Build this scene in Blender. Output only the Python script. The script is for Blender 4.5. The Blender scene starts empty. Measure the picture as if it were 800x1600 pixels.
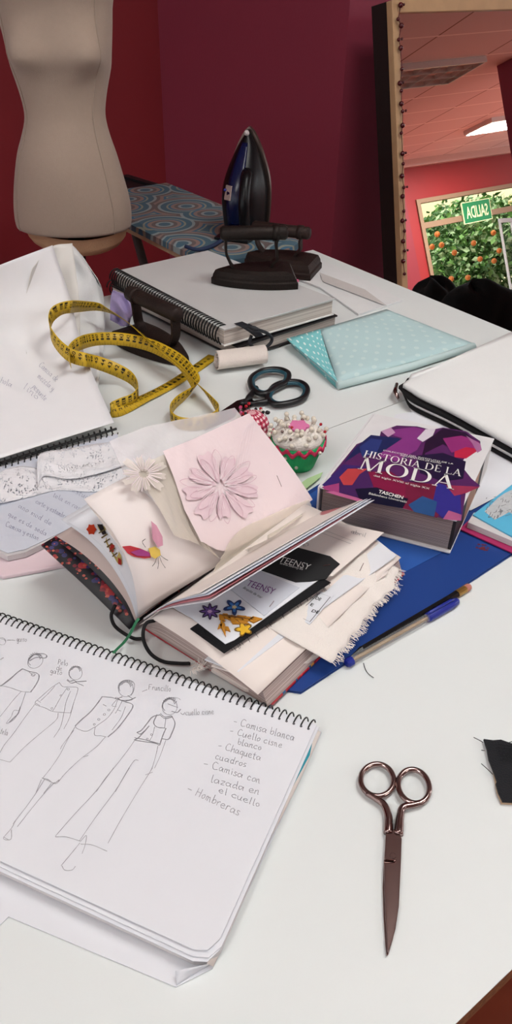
import bpy, bmesh, math, random
from mathutils import Vector as V, Matrix
random.seed(7)
SC=bpy.context.scene
COL=SC.collection
PI=math.pi
# ------------------------------------------------------------------ camera
FPX=1209.0; PITCH=math.radians(36); ROLL=math.radians(1.2)
CAM=V((0,0,1.30)); TZ=0.80
_F=V((0,math.cos(PITCH),-math.sin(PITCH))); _U=V((0,math.sin(PITCH),math.cos(PITCH))); _R=V((1,0,0))
CR=_R*math.cos(ROLL)+_U*math.sin(ROLL); CU=-_R*math.sin(ROLL)+_U*math.cos(ROLL); CF=_F
cd=bpy.data.cameras.new('camera'); cam=bpy.data.objects.new('camera',cd); COL.objects.link(cam)
m=Matrix(((CR.x,CU.x,-CF.x,CAM.x),(CR.y,CU.y,-CF.y,CAM.y),(CR.z,CU.z,-CF.z,CAM.z),(0,0,0,1)))
cam.matrix_world=m
cd.sensor_fit='VERTICAL'; cd.sensor_height=36.0; cd.lens=FPX/1600*36.0; cd.clip_start=0.01; cd.clip_end=200
SC.camera=cam
def ray(x,y): return CR*((x-400)/FPX)+CU*((800-y)/FPX)+CF
def P(x,y,dz=0.0):
    "the point at height dz above the table top seen at (x,y)"
    d=ray(x,y); return CAM+d*((TZ+dz-CAM.z)/d.z)
def PZ(x,y,z): return P(x,y,z-TZ)
def PY(x,y,Y):
    d=ray(x,y); return CAM+d*(Y/d.y)
def PL(x,y,p,n):
    d=ray(x,y); return CAM+d*((p-CAM).dot(n)/d.dot(n))
def PT(x,y,base,dist,axis):
    "point on ray (x,y) at the given distance from base (farther solution unless axis<0)"
    d=ray(x,y).normalized(); o=CAM-base; b=o.dot(d); c=o.dot(o)-dist*dist; D=b*b-c
    if D<0: return CAM+d*(-b)
    return CAM+d*(-b+(math.sqrt(D) if axis>0 else -math.sqrt(D)))
# ------------------------------------------------------------------ materials
def lin(h):
    h=h.lstrip('#'); c=[int(h[i:i+2],16)/255 for i in (0,2,4)]
    return tuple((x/12.92 if x<=.04045 else ((x+.055)/1.055)**2.4) for x in c)+(1,)
MC={}
class NT:
    def __init__(s,m): s.t=m.node_tree; s.n=s.t.nodes; s.l=s.t.links
    def new(s,k,**kw):
        n=s.n.new(k)
        for a,b in kw.items():
            if a in n.inputs: n.inputs[a].default_value=b
            else: setattr(n,a,b)
        return n
    def link(s,a,b): s.l.new(a,b)
def mat(name,col,rough=.6,metal=0.0,var=.05,scale=60,bump=0.0,bscale=200,alpha=1.0,trans=0.0,ior=1.45,spec=.5,sheen=0,coat=0,emit=None,estr=0,col2=None,subs=0):
    if name in MC: return MC[name]
    m=bpy.data.materials.new(name); m.use_nodes=True; t=NT(m); b=t.n['Principled BSDF']; MC[name]=m
    c=lin(col) if isinstance(col,str) else col
    b.inputs['Roughness'].default_value=rough; b.inputs['Metallic'].default_value=metal
    b.inputs['IOR'].default_value=ior; b.inputs['Specular IOR Level'].default_value=spec
    b.inputs['Alpha'].default_value=alpha; b.inputs['Transmission Weight'].default_value=trans
    b.inputs['Sheen Weight'].default_value=sheen; b.inputs['Coat Weight'].default_value=coat
    tc=t.new('ShaderNodeTexCoord')
    nz=t.new('ShaderNodeTexNoise',Scale=scale,Detail=4.0); t.link(tc.outputs['Object'],nz.inputs['Vector'])
    mx=t.new('ShaderNodeMix',data_type='RGBA')
    c2=lin(col2) if col2 else tuple(max(0,x*(1-2*var)) for x in c[:3])+(1,)
    mx.inputs['A'].default_value=c; mx.inputs['B'].default_value=c2
    mx.inputs[6].default_value=c; mx.inputs[7].default_value=c2
    t.link(nz.outputs['Fac'],mx.inputs['Factor']); t.link(mx.outputs[2],b.inputs['Base Color'])
    if bump>0:
        n2=t.new('ShaderNodeTexNoise',Scale=bscale,Detail=3.0); t.link(tc.outputs['Object'],n2.inputs['Vector'])
        bp=t.new('ShaderNodeBump',Strength=bump,Distance=.002); t.link(n2.outputs['Fac'],bp.inputs['Height']); t.link(bp.outputs['Normal'],b.inputs['Normal'])
    if emit: b.inputs['Emission Color'].default_value=lin(emit); b.inputs['Emission Strength'].default_value=estr
    return m
def uvmat(name,fn,rough=.8,**kw):
    "material whose base colour comes from a node graph on the UV map: fn(t,u,v,uvnode)->colour socket"
    if name in MC: return MC[name]
    m=mat(name,'#ffffff',rough=rough,**kw); t=NT(m); b=t.n['Principled BSDF']
    tc=t.new('ShaderNodeTexCoord'); sx=t.new('ShaderNodeSeparateXYZ'); t.link(tc.outputs['UV'],sx.inputs[0])
    out=fn(t,sx.outputs[0],sx.outputs[1],tc.outputs['UV']); t.link(out,b.inputs['Base Color']); return m
def mth(t,op,a,b=None,c=None):
    n=t.new('ShaderNodeMath',operation=op)
    for i,x in enumerate((a,b,c)):
        if x is None: continue
        if isinstance(x,(int,float)): n.inputs[i].default_value=x
        else: t.link(x,n.inputs[i])
    return n.outputs[0]
def mixc(t,f,a,b):
    n=t.new('ShaderNodeMix',data_type='RGBA')
    if isinstance(f,(int,float)): n.inputs[0].default_value=f
    else: t.link(f,n.inputs[0])
    for i,x in ((6,a),(7,b)):
        if isinstance(x,str): n.inputs[i].default_value=lin(x)
        elif isinstance(x,tuple): n.inputs[i].default_value=x
        else: t.link(x,n.inputs[i])
    return n.outputs[2]
# ------------------------------------------------------------------ objects
def org(p):
    o=V((0,0,0))
    while p is not None: o+=p.location; p=p.parent
    return o
def tag(o,label,cat,group=None,kind=None):
    if label: o['label']=label
    if cat: o['category']=cat
    if group: o['group']=group
    if kind: o['kind']=kind
    return o
def thing(name,loc,label,cat,group=None):
    o=bpy.data.objects.new(name,None); o.empty_display_size=.02; COL.objects.link(o); o.location=V(loc); return tag(o,label,cat,group)
def mk(name,vf,m,parent=None,smooth=False,uv=None,bevel=0,sub=0,solid=0,soff=0,label=None,kind=None,auto=None,mats=None,fm=None):
    vs,fs=vf[0],vf[1]
    if uv is None and len(vf)>2: uv=vf[2]
    if parent is None:
        o0=V((0,0,0))
        n=len(vs); cx=sum((V(v) for v in vs),V((0,0,0)))/n; o0=V((cx.x,cx.y,min(v[2] for v in vs)))
    else: o0=org(parent)
    me=bpy.data.meshes.new(name); me.from_pydata([V(v)-o0 for v in vs],[],fs); 
    if uv is not None:
        ul=me.uv_layers.new(name='UVMap')
        for l in me.loops: ul.data[l.index].uv=uv[l.vertex_index]
    bm=bmesh.new(); bm.from_mesh(me); bmesh.ops.recalc_face_normals(bm,faces=bm.faces[:]); bm.to_mesh(me); bm.free()
    if smooth:
        for p in me.polygons: p.use_smooth=True
    for x in (mats or [m]): me.materials.append(x)
    if fm:
        for i,k in fm.items(): me.polygons[i].material_index=k
    o=bpy.data.objects.new(name,me); COL.objects.link(o)
    if parent is None: o.location=o0
    else: o.parent=parent
    if solid: s=o.modifiers.new('s','SOLIDIFY'); s.thickness=solid; s.offset=soff
    if bevel: b=o.modifiers.new('b','BEVEL'); b.width=bevel; b.segments=2; b.limit_method='ANGLE'; b.angle_limit=.6
    if sub: s=o.modifiers.new('ss','SUBSURF'); s.levels=sub; s.render_levels=sub
    if auto and smooth: pass
    if label: o['label']=label
    if kind: o['kind']=kind
    return o
def struct(name,vf,m,**kw):
    o=mk(name,vf,m,**kw); o['kind']='structure'; return o
class MB:
    "collects pieces of one mesh"
    def __init__(s): s.v=[]; s.f=[]; s.uv=[]
    def add(s,vf):
        k=len(s.v); s.v+= [V(a) for a in vf[0]]; s.f+=[tuple(i+k for i in f) for f in vf[1]]
        s.uv+= list(vf[2]) if len(vf)>2 else [(0,0)]*len(vf[0]); return s
    def get(s): return s.v,s.f,s.uv
def box(c,sx,sy,sz,ax=None,ay=None,az=None):
    ax=ax or V((1,0,0)); ay=ay or V((0,1,0)); az=az or V((0,0,1)); c=V(c)
    vs=[c+ax*(sx/2*i)+ay*(sy/2*j)+az*(sz/2*k) for k in (-1,1) for j in (-1,1) for i in (-1,1)]
    return vs,[(0,2,3,1),(4,5,7,6),(0,1,5,4),(2,6,7,3),(0,4,6,2),(1,3,7,5)]
def prism(pts,z0,z1):
    "pts: points (x,y); absolute z"
    n=len(pts); vs=[V((p[0],p[1],z0)) for p in pts]+[V((p[0],p[1],z1)) for p in pts]
    return vs,[tuple(range(n-1,-1,-1)),tuple(range(n,2*n))]+[(i,(i+1)%n,n+(i+1)%n,n+i) for i in range(n)]
def prism3(pts,off):
    "pts: 3D outline, extruded by vector off"
    n=len(pts); vs=[V(p) for p in pts]+[V(p)+off for p in pts]
    return vs,[tuple(range(n-1,-1,-1)),tuple(range(n,2*n))]+[(i,(i+1)%n,n+(i+1)%n,n+i) for i in range(n)]
def spl(pts,n=8,closed=False):
    "Catmull-Rom through tuples"
    pts=[tuple(p) for p in pts]; N=len(pts); out=[]
    rng=range(N if closed else N-1)
    for i in rng:
        if closed: a,b,c,d=pts[i-1],pts[i],pts[(i+1)%N],pts[(i+2)%N]
        else: b,c=pts[i],pts[i+1]; a=pts[i-1] if i>0 else tuple(2*x-y for x,y in zip(b,c)); d=pts[i+2] if i+2<N else tuple(2*y-x for x,y in zip(b,c))
        for k in range(n):
            t=k/n
            out.append(tuple(.5*((2*q)+(-p+r)*t+(2*p-5*q+4*r-s)*t*t+(-p+3*q-3*r+s)*t**3) for p,q,r,s in zip(a,b,c,d)))
    if not closed: out.append(pts[-1])
    return out
def tube(path,r,n=8,closed=False,caps=True):
    path=[V(p) for p in path]; N=len(path); rs=r if isinstance(r,(list,tuple)) else [r]*N
    vs=[];fs=[];up=None
    for i,p in enumerate(path):
        if closed: t=(path[(i+1)%N]-path[i-1])
        else: t=path[min(i+1,N-1)]-path[max(i-1,0)]
        if t.length<1e-12: t=V((0,0,1))
        t.normalize()
        if up is None: up=V((0,0,1)) if abs(t.z)<.9 else V((1,0,0))
        s=t.cross(up)
        if s.length<1e-6: s=t.orthogonal()
        s.normalize(); up=s.cross(t).normalized()
        for k in range(n):
            a=2*PI*k/n; vs.append(p+(s*math.cos(a)+up*math.sin(a))*rs[i])
    for i in range(N if closed else N-1):
        j=(i+1)%N
        for k in range(n): fs.append((i*n+k,i*n+(k+1)%n,j*n+(k+1)%n,j*n+k))
    if caps and not closed: fs.append(tuple(range(n-1,-1,-1))); fs.append(tuple((N-1)*n+k for k in range(n)))
    return vs,fs
def grid(fn,nu,nv):
    "fn(u,v) -> point, u,v in 0..1"
    vs=[];uv=[];fs=[]
    for j in range(nv+1):
        for i in range(nu+1):
            u,v=i/nu,j/nv; vs.append(V(fn(u,v))); uv.append((u,v))
    for j in range(nv):
        for i in range(nu):
            a=j*(nu+1)+i; fs.append((a,a+1,a+nu+2,a+nu+1))
    return vs,fs,uv
def lathe(prof,c,n=32,ax=None,wob=None):
    c=V(c); vs=[];fs=[];uv=[]
    for j,(r,z) in enumerate(prof):
        for k in range(n):
            a=2*PI*k/n; rr=r*(wob(a,j) if wob else 1)
            vs.append(c+V((rr*math.cos(a),rr*math.sin(a),z))); uv.append((k/n,j/max(1,len(prof)-1)))
    for j in range(len(prof)-1):
        for k in range(n): fs.append((j*n+k,j*n+(k+1)%n,(j+1)*n+(k+1)%n,(j+1)*n+k))
    fs.append(tuple(range(n-1,-1,-1))); fs.append(tuple((len(prof)-1)*n+k for k in range(n)))
    return vs,fs,uv
def bil(a,b,c,d):
    "surface of four corners: u along a->b (v=0), d->c (v=1)"
    a,b,c,d=V(a),V(b),V(c),V(d)
    return lambda u,v:(a*(1-u)+b*u)*(1-v)+(d*(1-u)+c*u)*v
def lerp(a,b,t): return a+(b-a)*t
def sheetgrid(fn,nu,nv,th):
    "closed thin slab following fn, thickness th downwards along the local normal"
    def nrm(u,v):
        e=.01; a=V(fn(min(1,u+e),v))-V(fn(max(0,u-e),v)); b=V(fn(u,min(1,v+e)))-V(fn(u,max(0,v-e))); n=a.cross(b)
        return n.normalized() if n.length>1e-12 else V((0,0,1))
    vs=[];uv=[];fs=[]
    for s in (0,1):
        for j in range(nv+1):
            for i in range(nu+1):
                u,v=i/nu,j/nv; p=V(fn(u,v)); vs.append(p-nrm(u,v)*th*s); uv.append((u,v))
    M=(nu+1)*(nv+1)
    for j in range(nv):
        for i in range(nu):
            a=j*(nu+1)+i; fs.append((a,a+1,a+nu+2,a+nu+1)); fs.append((M+a,M+a+nu+1,M+a+nu+2,M+a+1))
    for i in range(nu):
        fs.append((i,M+i,M+i+1,i+1)); a=nv*(nu+1)+i; fs.append((a,a+1,M+a+1,M+a))
    for j in range(nv):
        a=j*(nu+1); b=a+nu+1; fs.append((a,b,M+b,M+a)); a+=nu; b+=nu; fs.append((a,M+a,M+b,b))
    return vs,fs,uv
def frame_ring(outer,inner,off):
    "flat ring between two 3D outlines extruded by off"
    n=len(outer); vs=[V(p) for p in outer]+[V(p) for p in inner]+[V(p)+off for p in outer]+[V(p)+off for p in inner]; fs=[]
    for i in range(n):
        j=(i+1)%n
        fs+=[(i,j,n+j,n+i),(2*n+i,3*n+i,3*n+j,2*n+j),(i,2*n+i,2*n+j,j),(n+i,n+j,3*n+j,3*n+i)]
    return vs,fs
# flat ink strokes on a surface ------------------------------------------------
def stroke(pts,w):
    "ribbon of width w along 3D points lying on a surface facing normal nn"
    pts=[V(p[0]) for p in pts],[V(p[1]) for p in pts]
    P0,Nn=pts; vs=[];fs=[]
    for i,p in enumerate(P0):
        t=P0[min(i+1,len(P0)-1)]-P0[max(i-1,0)]
        s=t.cross(Nn[i])
        if s.length<1e-12: s=V((1e-6,0,0))
        s.normalize(); ww=w*(.75+.5*random.random())
        vs+=[p+s*ww/2,p-s*ww/2]
    for i in range(len(P0)-1): fs.append((2*i,2*i+1,2*i+3,2*i+2))
    return vs,fs
def ink_flat(polys,dz,w,mb=None,smooth=True,lift=.0003):
    "pixel polylines -> ribbons on the level plane at dz above the table"
    mb=mb or MB(); up=V((0,0,1))
    for pl in polys:
        if len(pl)<2: continue
        q=spl(pl,5) if smooth and len(pl)>2 else pl
        mb.add(stroke([(P(x,y,dz)+up*lift,up) for x,y in q],w))
    return mb
def text_mesh(s,size=1.0,space=1.0,shear=0.0,bold=0.0):
    "2D outlines of text as (verts2d, faces)"
    cu=bpy.data.curves.new('t','FONT'); cu.body=s; cu.size=size; cu.space_character=space; cu.shear=shear; cu.offset=bold; cu.resolution_u=3
    o=bpy.data.objects.new('t',cu); COL.objects.link(o); dg=bpy.context.evaluated_depsgraph_get(); dg.update()
    me=bpy.data.meshes.new_from_object(o.evaluated_get(dg)); vs=[(v.co.x,v.co.y) for v in me.vertices]; fs=[tuple(p.vertices) for p in me.polygons]
    bpy.data.objects.remove(o); bpy.data.curves.remove(cu); bpy.data.meshes.remove(me)
    return vs,fs
def text_fit(s,w,h,**kw):
    vs,fs=text_mesh(s,**kw)
    if not vs: return [],[]
    x0=min(v[0] for v in vs);x1=max(v[0] for v in vs);y0=min(v[1] for v in vs);y1=max(v[1] for v in vs)
    return [((x-x0)/(x1-x0)*w,(y-y0)/(y1-y0)*h) for x,y in vs],fs
def text_on(s,fn,**kw):
    "text filling the unit square mapped by fn(u,v)"
    vs,fs=text_fit(s,1,1,**kw); return [V(fn(x,y)) for x,y in vs],fs
# single-stroke handwriting, letters on a 0..1 x-height grid
HW={'a':[[(.6,.8),(.3,1),(.05,.6),(.2,.05),(.5,.3),(.62,.9),(.6,.2),(.75,0)]],'b':[[(.1,1.9),(.08,.1)],[(.08,.6),(.4,1),(.6,.6),(.4,.05),(.1,.1)]],
'c':[[(.6,.85),(.3,1),(.05,.5),(.25,.02),(.6,.15)]],'d':[[(.55,.8),(.25,1),(.05,.5),(.25,.02),(.55,.3)],[(.62,1.9),(.6,.1),(.7,0)]],
'e':[[(.08,.5),(.5,.6),(.4,1),(.15,.85),(.06,.4),(.3,0),(.65,.2)]],'f':[[(.5,1.8),(.25,1.7),(.2,-.2)],[(0,.9),(.45,.95)]],'g':[[(.55,.85),(.25,1),(.08,.5),(.3,.1),(.55,.5),(.58,1),(.5,-.6),(.1,-.5)]],
'h':[[(.1,1.9),(.08,0)],[(.1,.6),(.4,1),(.5,.6),(.55,0)]],'i':[[(.15,1),(.18,.1),(.3,0)],[(.15,1.4),(.17,1.45)]],'j':[[(.3,1),(.25,-.5),(0,-.5)]],'l':[[(.12,1.9),(.15,.1),(.3,0)]],
'm':[[(.05,1),(.08,0)],[(.08,.7),(.3,1),(.36,0)],[(.36,.7),(.6,1),(.68,.1),(.8,0)]],'n':[[(.05,1),(.08,0)],[(.08,.7),(.35,1),(.45,.1),(.6,0)]],
'o':[[(.3,1),(.05,.6),(.2,.02),(.5,.3),(.45,.85),(.3,1)]],'p':[[(.1,1),(.05,-.8)],[(.1,.8),(.45,1),(.5,.4),(.1,.1)]],'q':[[(.5,.85),(.2,1),(.05,.5),(.25,.1),(.5,.5)],[(.55,1),(.55,-.8)]],
'r':[[(.08,1),(.1,0)],[(.1,.6),(.3,1),(.5,.9)]],'s':[[(.5,.9),(.2,1),(.15,.65),(.45,.35),(.35,.02),(.05,.1)]],'t':[[(.25,1.6),(.22,.1),(.45,0)],[(0,1.05),(.5,1.1)]],
'u':[[(.05,1),(.1,.1),(.4,.1),(.5,1),(.52,.1),(.65,0)]],'v':[[(.05,1),(.25,0),(.5,1)]],'x':[[(.05,1),(.5,0)],[(.5,1),(.05,0)]],'y':[[(.05,1),(.15,.3),(.45,.4)],[(.5,1),(.4,-.6),(.1,-.5)]],'z':[[(.05,.95),(.5,1),(.05,.05),(.55,.05)]],
'C':[[(.8,1.6),(.4,1.8),(.1,1),(.3,.05),(.9,.2)]],'H':[[(.1,1.8),(.05,0)],[(.7,1.8),(.65,0)],[(.05,.9),(.75,1)]],'F':[[(.1,1.7),(.1,0)],[(.1,1.7),(.8,1.75)],[(.1,.95),(.6,1)]],'-':[[(.05,.6),(.6,.65)]],
'P':[[(.1,1.8),(.08,0)],[(.1,1.7),(.6,1.6),(.5,1),(.1,.9)]],'E':[[(.7,1.8),(.1,1.75),(.1,.05),(.75,.1)],[(.1,.95),(.6,1)]],'1':[[(.1,1.4),(.3,1.8),(.28,0)]],'7':[[(.05,1.7),(.6,1.75),(.2,0)]],'5':[[(.6,1.7),(.15,1.7),(.12,1.1),(.5,1),(.4,.1),(.05,.1)]],',':[[(.15,.1),(.05,-.3)]]}
def hand(s,p0,p1,h,jit=.06):
    "pixel polylines for handwriting from p0 towards p1 (baseline ends), x-height h px"
    out=[];x=0;runs=[]
    for ch in s:
        if ch==' ': x+=.55; continue
        g=HW.get(ch) or HW.get(ch.lower()) or HW['n']
        for pl in g: runs.append([(x+a+random.uniform(-jit,jit),b+random.uniform(-jit,jit)) for a,b in pl])
        x+=max(a for pl in g for a,b in pl)+.14
    L=math.hypot(p1[0]-p0[0],p1[1]-p0[1]); dx,dy=(p1[0]-p0[0])/L,(p1[1]-p0[1])/L; k=L/x
    for r in runs: out.append([(p0[0]+a*k*dx+b*h*dy,p0[1]+a*k*dy-b*h*dx) for a,b in r])
    return out
# roman capitals built of thick and thin bars with serifs (box 0..1 high)
def serif(s):
    mb=[];x=0
    def q(*p): mb.append([(x+a,b) for a,b in p])
    def bar(a,b,w): # slanted stem from a to b
        q((a[0]-w/2,a[1]),(a[0]+w/2,a[1]),(b[0]+w/2,b[1]),(b[0]-w/2,b[1]))
    def sf(cx,y,w=.2): q((cx-w/2,y),(cx+w/2,y),(cx+w/2,y+.045),(cx-w/2,y+.045))
    def arc(cx,cy,rx,ry,a0,a1,thick,thin,n=14):
        pr=None
        for i in range(n+1):
            a=math.radians(a0+(a1-a0)*i/n); t=thin+(thick-thin)*abs(math.cos(a))
            o=(cx+rx*math.cos(a),cy+ry*math.sin(a)); p=(cx+(rx-t)*math.cos(a),cy+(ry-thin)*math.sin(a)) if True else 0
            if pr: q(pr[0],o,p,pr[1])
            pr=(o,p)
    for ch in s:
        T,N=.13,.05
        if ch==' ': x+=.35; continue
        if ch=='I': bar((.12,0),(.12,1),T); sf(.12,0,.26); sf(.12,.955,.26); w=.24
        elif ch=='H': bar((.15,0),(.15,1),T); bar((.65,0),(.65,1),T); q((.15,.48),(.65,.48),(.65,.53),(.15,.53)); [sf(c,y,.26) for c in (.15,.65) for y in (0,.955)]; w=.8
        elif ch=='L': bar((.15,0),(.15,1),T); sf(.15,.955,.26); q((.05,0),(.58,0),(.58,.045),(.05,.045)); q((.54,0),(.58,0),(.6,.22),(.57,.22)); w=.6
        elif ch=='T': bar((.34,0),(.34,1),T); sf(.34,0,.28); q((.02,.955),(.66,.955),(.66,1),(.02,1)); q((.02,1),(.05,1),(.04,.78),(.0,.78)); q((.63,1),(.66,1),(.68,.78),(.64,.78)); w=.68
        elif ch=='E': bar((.15,0),(.15,1),T); q((.05,0),(.58,0),(.58,.045),(.05,.045)); q((.05,.955),(.55,.955),(.55,1),(.05,1)); q((.15,.49),(.45,.49),(.45,.535),(.15,.535)); q((.54,0),(.58,0),(.6,.2),(.57,.2)); q((.52,1),(.55,1),(.55,.8),(.53,.8)); w=.6
        elif ch=='D': bar((.15,0),(.15,1),T); q((.05,0),(.35,0),(.35,.045),(.05,.045)); q((.05,.955),(.35,.955),(.35,1),(.05,1)); arc(.33,.5,.47,.5,-90,90,.14,.045); w=.82
        elif ch=='O': arc(.43,.5,.43,.5,0,360,.14,.045,28); w=.86
        elif ch=='A': bar((.08,0),(.4,1),N); bar((.66,0),(.38,1),T); q((.2,.32),(.55,.32),(.55,.365),(.2,.365)); sf(.08,0,.2); sf(.66,0,.26); w=.78
        elif ch=='M': bar((.13,0),(.17,1),N); bar((.47,0),(.18,1),T); bar((.47,0),(.78,1),N); bar((.84,0),(.79,1),T); sf(.13,0,.22); sf(.84,0,.26); sf(.14,.955,.18); sf(.82,.955,.2); w=.96
        elif ch=='R': bar((.15,0),(.15,1),T); sf(.15,0,.26); q((.05,.955),(.35,.955),(.35,1),(.05,1)); q((.15,.46),(.35,.46),(.35,.505),(.15,.505)); arc(.34,.73,.24,.27,-90,90,.12,.045,8); bar((.68,0),(.36,.48),T); sf(.7,0,.2); w=.74
        elif ch=='S': arc(.27,.74,.22,.26,40,200,.1,.05,9); q((.05,.66),(.17,.68),(.5,.36),(.38,.3)); arc(.27,.27,.24,.27,-150,40,.1,.05,9); q((.42,.94),(.46,.94),(.46,.72),(.44,.72)); q((.03,.3),(.06,.3),(.08,.05),(.03,.05)); w=.52
        else: w=.3
        x+=w+.08
    L=x-.08
    vs=[];fs=[]
    for p in mb:
        k=len(vs); vs+=[(a/L,b) for a,b in p]; fs.append(tuple(range(k,k+len(p))))
    return vs,fs
def ring_pts(c,rx,ry,ax,ay,n=24): return [V(c)+V(ax)*rx*math.cos(2*PI*k/n)+V(ay)*ry*math.sin(2*PI*k/n) for k in range(n)]
def sphere(c,r,nu=10,nv=7,sz=1.0):
    return lathe([(r*math.sin(PI*max(.02,min(.98,j/nv))),r*sz*-math.cos(PI*j/nv)) for j in range(nv+1)],c,nu)
def helix(a,b,r,turns,up,n=10,r2=None,ph=0):
    "coil around the axis a->b"
    a,b=V(a),V(b); t=(b-a).normalized(); up=V(up); s=t.cross(up).normalized(); N=int(turns*n); r2=r2 or r
    return [a+(b-a)*(i/N)+s*(r*math.cos(2*PI*i/n+ph))+up*(r2*math.sin(2*PI*i/n+ph)) for i in range(N+1)]
def proj(p):
    d=V(p)-CAM; w=d.dot(CF); return (400+FPX*d.dot(CR)/w, 800-FPX*d.dot(CU)/w)
# ------------------------------------------------------------------ the room
A37=math.radians(37); E1=V((math.cos(A37),math.sin(A37),0)); E2=V((math.sin(A37),-math.cos(A37),0)); UP=V((0,0,1))
CEIL=2.70
def W(a,b,z): return E1*a+E2*b+UP*z          # room coordinates: a along E1, b along E2
def ab(p): return (V(p).dot(E1),V(p).dot(E2))
corner=PY(253,150,3.0); ca,cb=ab(corner)                       # inner corner of the red and the purple wall
edge=PL(532,200,corner,E1); ea,eb=ab(edge)                     # outer end of the purple wall
M_red=mat('red_wall_paint','#82222a',.55,var=.06,scale=3,bump=.15,bscale=120)
M_pur=mat('plum_wall_paint','#8c3448',.55,var=.06,scale=3,bump=.15,bscale=120)
M_dark=mat('shaded_plum_paint','#5a1a2c',.6,var=.06,scale=3,bump=.15,bscale=120)  # plum darkened to paint in the shade on the wall behind the mirror
M_crim=mat('crimson_wall_paint','#8c1c1a',.6,var=.05,scale=3,bump=.1,bscale=120)
M_floor=mat('terracotta_floor','#7c3322',.45,var=.25,scale=14,bump=.05,col2='#96482e')
M_ceil=mat('ceiling_tile','#e6dcd8',.9,var=.04,scale=80,bump=.4,bscale=300)
M_trim=mat('cornice_paint','#c9a398',.6)
FAR=6.8
def slab(p0,p1,n,th,z0=0,z1=CEIL):
    p0,p1=V(p0),V(p1); return prism([(q.x,q.y) for q in (p0,p1,p1-n*th,p0-n*th)],z0,z1)
struct('wall_left',slab(W(ca-5.5,cb,0),W(ca,cb,0),E2,.12),M_red)
struct('wall_back',slab(W(ca,cb-.12,0),W(ca,eb,0),-E1,.30),M_pur)
struct('wall_right',slab(W(ca+.30,eb-.001,0),W(ca+8.2,eb-.001,0),E2,.14),M_dark)
# baseboards along the two visible walls
M_base=mat('baseboard_paint','#3c1218',.5)
struct('baseboard_left',slab(W(ca-5.5,cb+.015,0),W(ca-.015,cb+.015,0),E2,.0145,.0,.09),M_base)
struct('baseboard_back',slab(W(ca-.0155,cb+.015,0),W(ca-.0155,eb,0),-E1,.0145,.0,.09),M_base)
# ------------------------------------------------------------------ standing mirror, leaning back against the right wall
AM=math.radians(35); LM=math.radians(13.5)
m1=V((math.cos(AM),math.sin(AM),0)); mh=V((math.sin(AM),-math.cos(AM),0)); MN=mh*math.cos(LM)+UP*math.sin(LM); MU=UP*math.cos(LM)-mh*math.sin(LM)
M0=PY(630,455,2.0)                                             # on the front of the left rail
def onM(x,y): 
    p=PL(x,y,M0,MN)-M0; return p.dot(m1),p.dot(MU)
l0=onM(612,0)[0]; lft=(l0+onM(630,455)[0])/2-.001
railw=onM(628,230)[0]-onM(621,230)[0]; railw=abs(onM(628,150)[0]-onM(618,150)[0])
topi=onM(720,17)[1]; topo=onM(720,-2)[1]
bot=-(M0.z-.0)/math.cos(LM)+.004; mw=.62
def Mp(a,b,o=0): return M0+m1*a+MU*b+MN*o
M_oak=mat('pale_wood','#c4a078',.5,var=.15,scale=30,bump=.1)
M_dwood=mat('dark_wood_back','#1c1010',.6,var=.2,scale=30)
mir=thing('standing_mirror',V((Mp(lft,bot).x,Mp(lft,bot).y,0)),'tall standing mirror in a pale wood frame leaning behind the table','mirror')
o4=[Mp(lft,bot),Mp(lft+mw,bot),Mp(lft+mw,topo),Mp(lft,topo)]; i4=[Mp(lft+railw,bot+.05),Mp(lft+mw-railw,bot+.05),Mp(lft+mw-railw,topi),Mp(lft+railw,topi)]
mk('frame',frame_ring(o4,i4,-MN*.02),M_oak,mir,bevel=.002)
dp=.05
mk('back_panel',prism3([p-MN*.0205 for p in o4],-MN*dp),M_dwood,mir,label='dark side and back of the mirror')
mg=bpy.data.materials.new('mirror_glass'); mg.use_nodes=True; b=mg.node_tree.nodes['Principled BSDF']; b.inputs['Metallic'].default_value=1; b.inputs['Roughness'].default_value=.0; b.inputs['Base Color'].default_value=(.86,.86,.85,1)
mk('glass',prism3([p-MN*.010 for p in (i4[0],i4[1],i4[2],i4[3])],-MN*.004),mg,mir)
GP=M0-MN*.010
def RM(x,y,p,n):
    "where the ray through (x,y), reflected by the mirror, meets a plane"
    d=ray(x,y); q=CAM+d*((GP-CAM).dot(MN)/d.dot(MN)); r=d-MN*(2*d.dot(MN)); return q+r*((V(p)-q).dot(V(n))/r.dot(V(n)))
# ------------------------------------------------------------------ far wall with the glazed door, seen in the mirror
AW=math.radians(32.5); w1=V((math.cos(AW),math.sin(AW),0)); w2=V((math.sin(AW),-math.cos(AW),0))
WP=GP+w2*8.6
def Rw(x,y,o=0): return RM(x,y,WP-w2*o,w2)
def wc(p): d=V(p)-WP; return d.dot(w1),p[2]
def Wp(a,z,o=0): q=WP+w1*a-w2*o; return V((q.x,q.y,z))
aL=wc(Rw(650,320))[0]; aT=wc(Rw(652,312))[1]; zMid=wc(Rw(662,352))[1]; aCor=wc(Rw(641,262))[0]; zCor=wc(Rw(700,252))[1]
a2=aL+3.0
print('far wall',aL,aT,zMid,zCor,aCor, WP)
zCor=min(zCor,CEIL-.12)
aT=min(aT,zCor-.15)
def room_poly(): return [W(ca-5.6,cb-.2,0),W(ca+15,cb-.2,0),Wp(14.3,0,-.15),Wp(-7,0,-.15)]
struct('floor',prism([(p.x,p.y) for p in room_poly()],-.1,0),M_floor)
mbw=MB()
def wq(a0,a1,z0,z1): 
    return prism3([Wp(a0,z0),Wp(a1,z0),Wp(a1,z1),Wp(a0,z1)],w2*.15)
for q in ((aCor-16,aL,0,CEIL),(aL,a2,aT,CEIL),(a2,a2+4,0,CEIL)): mbw.add(wq(*q))
struct('wall_far',mbw.get(),M_crim)
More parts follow.
